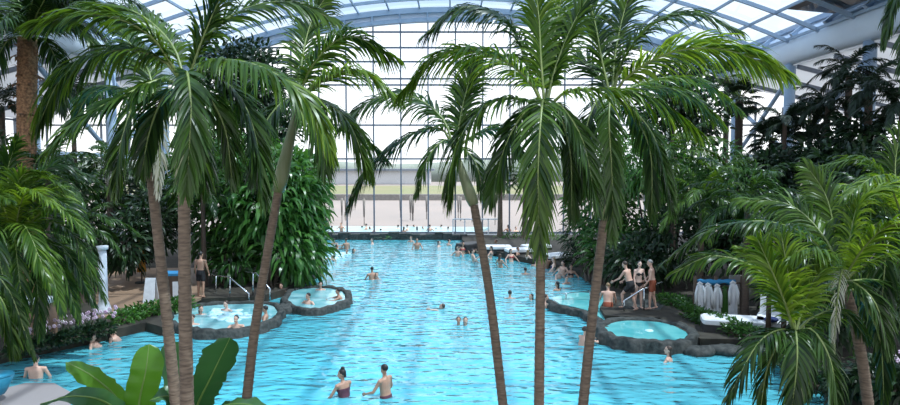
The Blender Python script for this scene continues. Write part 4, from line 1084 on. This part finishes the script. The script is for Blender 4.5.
def body(name, lean=0, head=(0, 0), arms=((5, 12, 20, 4), (5, 12, 20, 4)), legs=((2, 4, -2), (-2, 4, -4)), fem=False, hair='short', suit='trunks', vox=.011, bulk=1.0):
    """one continuous figure facing +y; angles: 0 hangs down, 90 points forward"""
    z = Vector((0, 0, 1)); u = Vector((0, math.sin(R(lean)), math.cos(R(lean)))); f = Vector((0, math.cos(R(lean)), -math.sin(R(lean)))); x = Vector((1, 0, 0))
    def dr(fw, ab, s): return Vector((s * math.sin(R(ab)), math.sin(R(fw)) * math.cos(R(ab)), -math.cos(R(fw)) * math.cos(R(ab))))
    b = MB(); tr = MB(); tp = MB(); P = Vector((0, 0, 0))
    hw = .155 if not fem else .165; wa = .135 if not fem else .115; ch = .165 if not fem else .14
    hw, wa, ch = hw * bulk, wa * (bulk * 1.1 if bulk > 1 else 1), ch * bulk
    def ring(h, rx, ry, dy=0): return [P + u * h + x * rx * math.cos(t) + f * (ry * math.sin(t) + dy) for t in [2 * math.pi * k / 18 for k in range(18)]]
    prof = [(-.12, hw * .55, .08, 0), (-.07, hw * .95, .115, -.01), (0, hw, .118, -.012), (.10, (hw + wa) / 2, .108 * bulk, 0), (.18, wa, .098 * bulk, .005), (.28, (wa + ch) / 2 + .005, .105, .006), (.37, ch + .005, .115, .006), (.44, ch + .005, .105, 0), (.50, ch * .85, .08, -.01), (.535, .075, .06, -.012), (.55, .055, .052, -.01)]
    b.loft([ring(*p) for p in prof])
    if suit == 'trunks': tr.loft([ring(h, rx + .011, ry + .011, dy) for h, rx, ry, dy in prof[:5]][0:4] + [ring(.125, (hw + wa) / 2 + .008, .115, 0)])
    elif suit == 'onepiece': tr.loft([ring(h, rx + .008, ry + .008, dy) for h, rx, ry, dy in prof[:7]] + [ring(.40, ch + .012, .12, .004)])
    else:
        tr.loft([ring(h, rx + .008, ry + .008, dy) for h, rx, ry, dy in prof[:3]] + [ring(.05, hw, .118, -.01)])
    if fem:
        for s in (-1, 1): b.ell(P + u * .355 + x * s * .075 + f * .085, (.062, .06, .06))
        if suit != 'trunks':
            tt = tp if suit == 'bikini' else tr
            for s in (-1, 1): tt.ell(P + u * .355 + x * s * .075 + f * .088, (.067, .066, .066))
            tt.loft([ring(h, rx + .008, ry + .008, dy) for h, rx, ry, dy in ((.33, ch * .97, .11, .006), (.37, ch + .004, .115, .006))])
    nk = P + u * .55; hp, hy = head
    lean_h = lean * .35 + hp
    hu = Vector((0, math.sin(R(lean_h)), math.cos(R(lean_h)))); hf0 = Vector((0, math.cos(R(lean_h)), -math.sin(R(lean_h))))
    hf = (hf0 * math.cos(R(hy)) + x * math.sin(R(hy))).normalized(); hx = hf.cross(hu).normalized()
    capsule(b, nk - u * .05, nk + hu * .08, .055 if not fem else .047, .05 if not fem else .043)
    hc = nk + hu * .175 + hf * .015
    Mh = Matrix((hx, hf, hu)).transposed()
    b.ell(hc + hu * .02 - hf * .008, (.073, .092, .098), Mh, 20, 14)
    b.ell(hc - hu * .045 + hf * .028, (.056, .062, .072), Mh, 16, 10)
    capsule(b, hc + hf * .083 + hu * .012, hc + hf * .104 - hu * .026, .009, .014, 8)     # nose
    b.ell(hc + hf * .082 - hu * .062, (.024, .012, .008), Mh, 10, 6)                      # lips
    b.ell(hc + hf * .074 + hu * .028, (.045, .016, .008), Mh, 10, 6)                      # brow
    b.ell(hc + hf * .070 - hu * .1, (.022, .018, .014), Mh, 10, 6)                        # chin
    for s in (-1, 1): b.ell(hc + hx * s * .074 - hf * .008 - hu * .005, (.010, .02, .03), Mh, 8, 6)
    eyes = [hc + hf * .082 + hx * s * .03 + hu * .008 for s in (-1, 1)]; mouth = hc + hf * .092 - hu * .062
    # arms
    for s, (a1, b1, a2, b2) in zip((-1, 1), arms):
        sh = P + u * .475 + x * s * (ch + .03) ; d1, d2 = dr(a1, b1, s), dr(a2, b2, s)
        el = sh + d1 * .285; wr = el + d2 * .245
        b.ell(sh, (.058, .056, .056)); capsule(b, P + u * .49 + x * s * .08, sh, .055, .052)
        capsule(b, sh, el, .050 * (.85 if fem else 1), .036, 12); capsule(b, el, wr, .038 * (.9 if fem else 1), .025, 12)
        sd = x * -s; n_ = d2.cross(sd).normalized(); sd = n_.cross(d2).normalized() * (1 if n_.cross(d2).dot(sd) > 0 else -1)
        pm = wr + d2 * .085
        b.loft([[wr + d2 * q + n_ * (.036 * k2 * math.cos(t)) + sd * (.014 * math.sin(t)) for t in [2 * math.pi * k / 10 for k in range(10)]] for q, k2 in ((-.01, .65), (.03, .9), (.07, 1.1), (.095, 1.05), (.102, .8))])
        for j, (o_, ln) in enumerate(((-.03, .068), (-.010, .078), (.011, .072), (.031, .056))):
            k0 = pm + n_ * o_ ; k1 = k0 + d2 * ln * .55 + n_ * o_ * .12 + sd * .006; k2_ = k1 + (d2 * .8 + sd * .6).normalized() * ln * .5
            capsule(b, k0, k1, .0095, .009, 8); capsule(b, k1, k2_, .009, .0078, 8)
        t0 = wr + d2 * .03 + n_ * -.026; t1 = t0 + (d2 * .7 - n_ * .7 + sd * .15).normalized() * .045
        capsule(b, t0, t1, .0125, .011, 8); capsule(b, t1, t1 + (d2 * .95 - n_ * .2 + sd * .2).normalized() * .032, .011, .009, 8)
    # legs
    low = 9
    for s, (a1, ab, a2) in zip((-1, 1), legs):
        hp_ = P + x * s * .088 + u * -.06; d1, d2 = dr(a1, ab, s), dr(a2, ab * .3, s)
        kn = hp_ + d1 * .42; an = kn + d2 * .40
        capsule(b, hp_, kn, .086 * (bulk * .5 + .5), .054, 14); capsule(b, kn, kn.lerp(an, .3), .052, .055, 12); capsule(b, kn.lerp(an, .25), an, .055, .033, 12)
        if suit == 'trunks': capsule(tr, hp_, hp_ + d1 * .2, .099 * (bulk * .5 + .5), .094, 14)
        ff = d2.cross(x).normalized(); ff = -ff if ff.y < -.2 or (abs(ff.y) <= .2 and ff.z > 0) else ff
        hl = an - d2 * -.03 - ff * .03
        capsule(b, an + d2 * .035 - ff * .035, an + d2 * .055 + ff * .10, .034, .03, 10); capsule(b, an + d2 * .055 + ff * .08, an + d2 * .062 + ff * .165, .034, .02, 10)
        low = min(low, (an + d2 * .055).z - .032, hp_.z - .09, kn.z - .055)
    me = remesh(b, name + '_body', vox)
    hb = MB()
    hcz = hc + hu * .035 - hf * .022
    # hair cap: keep the part of a head-shaped shell above the hair line
    hb.ell(hcz, (.081, .095, .092), Mh, 20, 14)
    keep = []
    for v in hb.v:
        q = Mh.transposed() @ (Vector(v) - hcz)
        if q.y > .045 and q.z < .035: q.y = .045; 
        if q.z < -.055: q.z = -.055; q.y = min(q.y, -.01)
        keep.append(hcz + Mh @ q)
    hb.v = [tuple(k) for k in keep]
    if hair == 'bun': hb.ell(hc + hu * .135 - hf * .045, (.05, .05, .045), Mh); hb.ell(hc - hf * .08 - hu * .03, (.055, .035, .07), Mh)
    if hair == 'long': hb.ell(hc - hf * .075 - hu * .09, (.075, .04, .15), Mh); hb.ell(hc - hf * .085 - hu * .2, (.06, .03, .1), Mh)
    hm = remesh(hb, name + '_hair', .012, 2)
    sm = remesh(tr, name + '_suit', .013, 2)
    tm_ = remesh(tp, name + '_top', .013, 2) if tp.v else None
    if tm_: tm_.materials.append(SUIT['black'])
    # faces that are eyes and lips
    n = len(me.polygons); co = np.empty(n * 3); me.polygons.foreach_get('center', co); co = co.reshape(-1, 3)
    mi = np.zeros(n, dtype=np.int32)
    for e in eyes: mi[np.linalg.norm(co - np.array(e), axis=1) < .0145] = 1
    dm = co - np.array(mouth); mi[(np.abs(dm @ np.array(hx)) < .025) & (np.abs(dm @ np.array(hu)) < .009) & (np.linalg.norm(dm, axis=1) < .032)] = 2
    me.materials.append(SKIN[0]); me.materials.append(M['eye']); me.materials.append(M['lip'])
    me.polygons.foreach_set('material_index', mi)
    hm.materials.append(HAIR[0]); sm.materials.append(SUIT['black'])
    return dict(body=me, hair=hm, suit=sm, low=low, hz=hc.z, head=hc, top=hc.z + .12, sname='swim_trunks' if suit == 'trunks' else ('swimsuit' if suit == 'onepiece' else 'bikini_bottom'), bra=tm_)

LEG = ((2, 4, -2), (-2, 4, -4)); SIT = ((82, 8, 8), (85, 8, 4)); CR = ((75, 10, -55), (70, 10, -50))
PB = dict(
    wade=body('wade', 4, (0, 10), ((25, 22, 70, -6), (10, 25, 40, 4)), LEG, bulk=1.08),
    wade_f=body('wade_f', 8, (6, -35), ((22, 24, 55, 2), (30, 20, 62, -8)), LEG, True, 'bun', 'onepiece', bulk=1.12),
    crouch=body('crouch', 10, (-6, 20), ((35, 40, 70, 12), (40, 38, 75, 10)), CR),
    crouch_f=body('crouch_f', 8, (-6, -20), ((38, 40, 75, 12), (35, 38, 70, 10)), CR, True, 'long', 'bikini'),
    swim=body('swim', 68, (-48, 10), ((120, 30, 100, 15), (105, 35, 95, 18)), ((-62, 8, -80), (-70, 8, -62))),
    sit=body('sit', -14, (12, 15), ((15, 50, 40, 20), (15, 50, 45, 10)), SIT),
    sit_f=body('sit_f', -10, (10, -20), ((20, 40, 50, 10), (18, 42, 45, 12)), SIT, True, 'long', 'bikini'),
    lean=body('lean', 22, (-10, 15), ((70, 25, 88, -40), (70, 25, 85, -45)), ((8, 5, -4), (4, 5, -10))),
    stand=body('stand', 2, (6, 10), ((2, 12, 16, 4), (6, 12, 24, 2)), ((4, 4, 0), (-4, 4, -8))),
    stand_big=body('stand_big', 4, (12, -15), ((6, 14, 34, 2), (14, 12, 48, -4)), ((8, 5, 2), (-6, 5, -12)), bulk=1.2),
    stand_f=body('stand_f', 3, (5, 20), ((10, 12, 60, -20), (4, 12, 20, 4)), ((4, 3, 0), (-3, 3, -8)), True, 'long', 'bikini'),
    step=body('step', 18, (8, 0), ((30, 14, 60, 2), (20, 16, 50, 4)), ((40, 5, -6), (-4, 5, -20)), bulk=1.1),
    recline=body('recline', -48, (34, 10), ((-10, 35, 30, 15), (0, 35, 40, 10)), ((80, 8, 70), (88, 8, 60))),
)
def person(kind, loc, yaw, label, skin=0, hair=0, suit='black', group=None, s=1.0):
    """loc: world position of the head's centre; yaw 0 faces away from the camera"""
    p = PB[kind]; rz = Matrix.Rotation(R(yaw), 4, 'Z')
    o = bpy.data.objects.new('person', p['body']); COL.objects.link(o)
    h = rz.to_3x3() @ Vector(p['head']) * s
    o.location = Vector(loc) - h; o.rotation_euler.z = R(yaw); o.scale = (s, s, s)
    o.material_slots[0].link = 'OBJECT'; o.material_slots[0].material = SKIN[skin]
    tag(o, label, 'person', group)
    for nm, me, m in (('hair', p['hair'], HAIR[hair]), (p['sname'], p['suit'], SUIT[suit]), ('bikini_top', p['bra'], SUIT[suit])):
        if me is None: continue
        c = bpy.data.objects.new(nm, me); COL.objects.link(c); c.parent = o
        c.material_slots[0].link = 'OBJECT'; c.material_slots[0].material = m
    return o
def pw(kind, px, py, hz, yaw, label, *a, **k):      # head centre seen at px, py and standing hz above the water
    return person(kind, gnd(px, py, hz), yaw, label, *a, **k)
def pd(kind, px, py, z, yaw, label, *a, **k):       # feet (or seat) seen at px, py on ground of height z
    p = PB[kind]; g = gnd(px, py, z); s = k.get('s', 1.0)
    return person(kind, g + Vector((0, 0, (p['hz'] - p['low']) * s)), yaw, label, *a, **k)

pw('wade_f', 341.5, 374, .52, 50, 'woman with dark hair in a bun and dark swimsuit wading, left of the nearest pair', 1, 0, 'plum')
pw('wade', 384, 369, .66, 60, 'man with short dark hair wading bare-backed, right of the nearest pair', 1, 0, 'plum')
pw('crouch', 458.5, 320, .17, 200, 'dark-haired bather close to a companion in mid pool, left of the two', 1, 0, 'black')
pw('crouch_f', 465.5, 320.5, .17, 160, 'fair-skinned bather beside a companion in mid pool, right of the two', 0, 1, 'red')
pw('swim', 442, 306.5, .08, 90, 'lone swimmer with low head right of mid pool', 0, 1, 'black')
pw('wade', 372, 269, .5, 30, 'standing man with dark hair in the open pool, taller of a far pair', 1, 0, 'navy')
pw('crouch', 376.8, 275, .22, 200, 'bather crouching just in front of the standing man in the open pool', 0, 0, 'black')
pw('crouch', 510, 293, .22, 0, 'bather seen from behind between the leaning and the middle centre trunks', 1, 0, 'black')
pw('crouch_f', 531, 296.5, .16, 100, 'bather with dark head low in the water just left of the middle trunk', 0, 0, 'black')
pw('lean', 546, 297, .4, -60, 'bather resting on the stone ledge just right of the middle trunk', 0, 1, 'grey')
pw('crouch', 525.5, 269.5, .24, 0, 'bather alone in the water left of the far sunbeds', 1, 0, 'black')
pw('crouch_f', 557, 284, .28, 40, 'bather by the dark bank shrub, nearer of a pair', 1, 0, 'navy')
pw('crouch', 566.5, 278.5, .25, 220, 'bather by the dark bank shrub, farther of a pair', 0, 1, 'navy')
pw('lean', 585.5, 330, .45, -60, 'bather leaning on the stone ledge behind the rightmost middle trunk', 0, 1, 'black')
pw('crouch_f', 668, 350, .3, 60, 'bather bent forward in the water below the right hot tub', 0, 1, 'orange')
# left bank
pw('wade', 36, 359, .48, 10, 'bather standing with bare back at the far left water edge', 0, 0, 'navy')
pw('recline', 93, 337, .3, -75, 'bather leaning back against the edge below the white orchids, left of two', 0, 1, 'navy')
pw('recline', 113, 331, .3, -80, 'bather leaning on the edge below the purple orchids, right of two', 0, 0, 'black')
pw('lean', 236, 319, .5, 190, 'man resting his arms on the rim of the near whirlpool', 0, 0, 'black')
pw('sit', 226, 304, .45, 160, 'bather sitting at the back of the near whirlpool', 2, 1, 'black')
pw('sit', 265, 309, .55, 100, 'dark-haired bather sitting at the corner of the near whirlpool', 1, 0, 'black')
pw('sit', 192, 318, .42, 180, 'bather in the near whirlpool behind the upright paired trunk', 0, 1, 'navy')
pw('sit_f', 201, 309, .4, 200, 'bather low in the near whirlpool under the dark shrub', 0, 1, 'navy')
pw('sit', 308, 296, .48, 150, 'man sitting inside the far left whirlpool near its front rim', 0, 0, 'black')
pw('sit_f', 320.5, 284.5, .42, 180, 'woman sitting at the back of the far left whirlpool', 0, 1, 'red')
pw('lean', 338, 291, .5, 100, 'man leaning on the right-hand rim of the far left whirlpool', 1, 0, 'black')
pw('sit_f', 281, 286, .4, 170, 'bather half hidden at the foot of the hanging leaves', 0, 1, 'navy')
pd('stand', 202, 297, .3, -10, 'shirtless person in dark trousers standing on the deck by the dark shrub', 1, 0, 'black')
# standing by the hot tub
pw('step', 608, 286, 1.0, -10, 'bather in rust trunks with bare back going down into the water by the hot tub', 0, 2, 'orange')
pd('step', 624, 309, .3, 50, 'heavy man in dark trunks bending on the step by the hot tub', 0, 1, 'black')
pd('stand_f', 639, 309, .3, 200, 'woman in dark bikini standing behind the hot tub handrail', 2, 0, 'black', s=.97)
pd('stand_big', 649, 309, .3, 70, 'tall broad man in rust trunks standing rightmost by the hot tub', 0, 3, 'orange', s=1.0)
# far left heads
FL = [(314, 256.5, 'leftmost low head of three by the foam'), (321, 257, 'middle low head of three by the foam'), (333, 257, 'rightmost low head of three by the foam'), (346.7, 251.5, 'head at the tip of the foam, left of two'), (354, 250.5, 'head at the tip of the foam, right of two'), (337, 246, 'single head beyond the foam near the boulders')]
for i, (px, py, l) in enumerate(FL): pw(['crouch', 'crouch_f', 'swim'][i % 3], px, py, .18, 60 * i, 'far bather on the left: ' + l, i % 2, i % 2, 'black')
# along the far kerb
FK = [(334, 240, 'leftmost below the stone kerb'), (346, 240, 'second from the left below the stone kerb'), (372, 240, 'just left of the green island'), (411, 238, 'standing right of the green island'), (417, 240, 'crouching beside the one right of the green island'), (439, 242.5, 'left one of two near the right end of the kerb'), (449, 241, 'right one of two near the right end of the kerb')]
for i, (px, py, l) in enumerate(FK): pw(['crouch', 'wade', 'crouch_f'][i % 3], px, py, [.3, .6, .3][i % 3], 50 * i, 'distant bather ' + l, i % 3, i % 2, ['black', 'red', 'navy'][i % 3])
# crowd at the far right shore
FC = [(458, 248, 'sitting at the left tip of the far shore'), (463, 244, 'behind the left tip of the far shore'), (468, 246, 'third along the far shore from its left tip'), (473, 251, 'in the water left of the leaning trunk'), (478, 246, 'close behind the leaning trunk on the far shore'),
      (483, 252, 'right beside the leaning trunk at the waterline'), (491, 248, 'in front of the black sunbed'), (496, 241, 'beyond the black sunbed'), (505, 247, 'beneath the left small palm'), (511, 251, 'in front of the round white sunbed'), (518, 249, 'resting behind the round white sunbed'),
      (528, 252, 'sitting right of the round white sunbed'), (536, 261, 'sitting at the water just left of the middle trunk'), (547, 257, 'reclining right of the middle trunk'), (553.5, 260, 'third right of the middle trunk'), (563, 263, 'near the bank shrub at the shore'),
      (571, 267, 'closest to the bank shrub at the shore'), (559, 270, 'at the waterline in front of the shrub'), (541, 248, 'beyond the middle trunk by the planting'), (500, 256, 'in the water in front of the black sunbed')]
for i, (px, py, l) in enumerate(FC):
    hz = .62 if i % 4 else .5
    pw(['sit', 'sit_f', 'crouch', 'sit', 'sit_f'][i % 5], px, py, hz - (.2 if i % 5 == 2 else 0), 140 + 47 * i, 'far shore bather ' + l, i % 3, i % 3, ['black', 'red', 'navy', 'grey'][i % 4])
# outdoors
random.seed(5)
OUT = [(316, 229), (326, 228), (332, 227), (341, 224), (352, 230), (362, 227), (366, 225), (370, 228), (374, 227), (381, 230), (389, 231), (395, 231), (398, 226), (404, 228), (407, 226), (414, 226), (417, 228), (423, 228), (430, 226), (436, 229), (441, 226), (448, 228), (508, 226), (516, 228)]
for i, (px, py) in enumerate(OUT):
    Y = 47.5 + rnd(-1.5, 2)
    person(['crouch', 'crouch_f', 'wade'][i % 3], Vector(at(px, py, Y)), rnd(0, 360), 'tiny distant bather in the outdoor pool beyond the glass', i % 3, i % 2, ['black', 'navy', 'red'][i % 3], 'bathers in the outdoor pool')
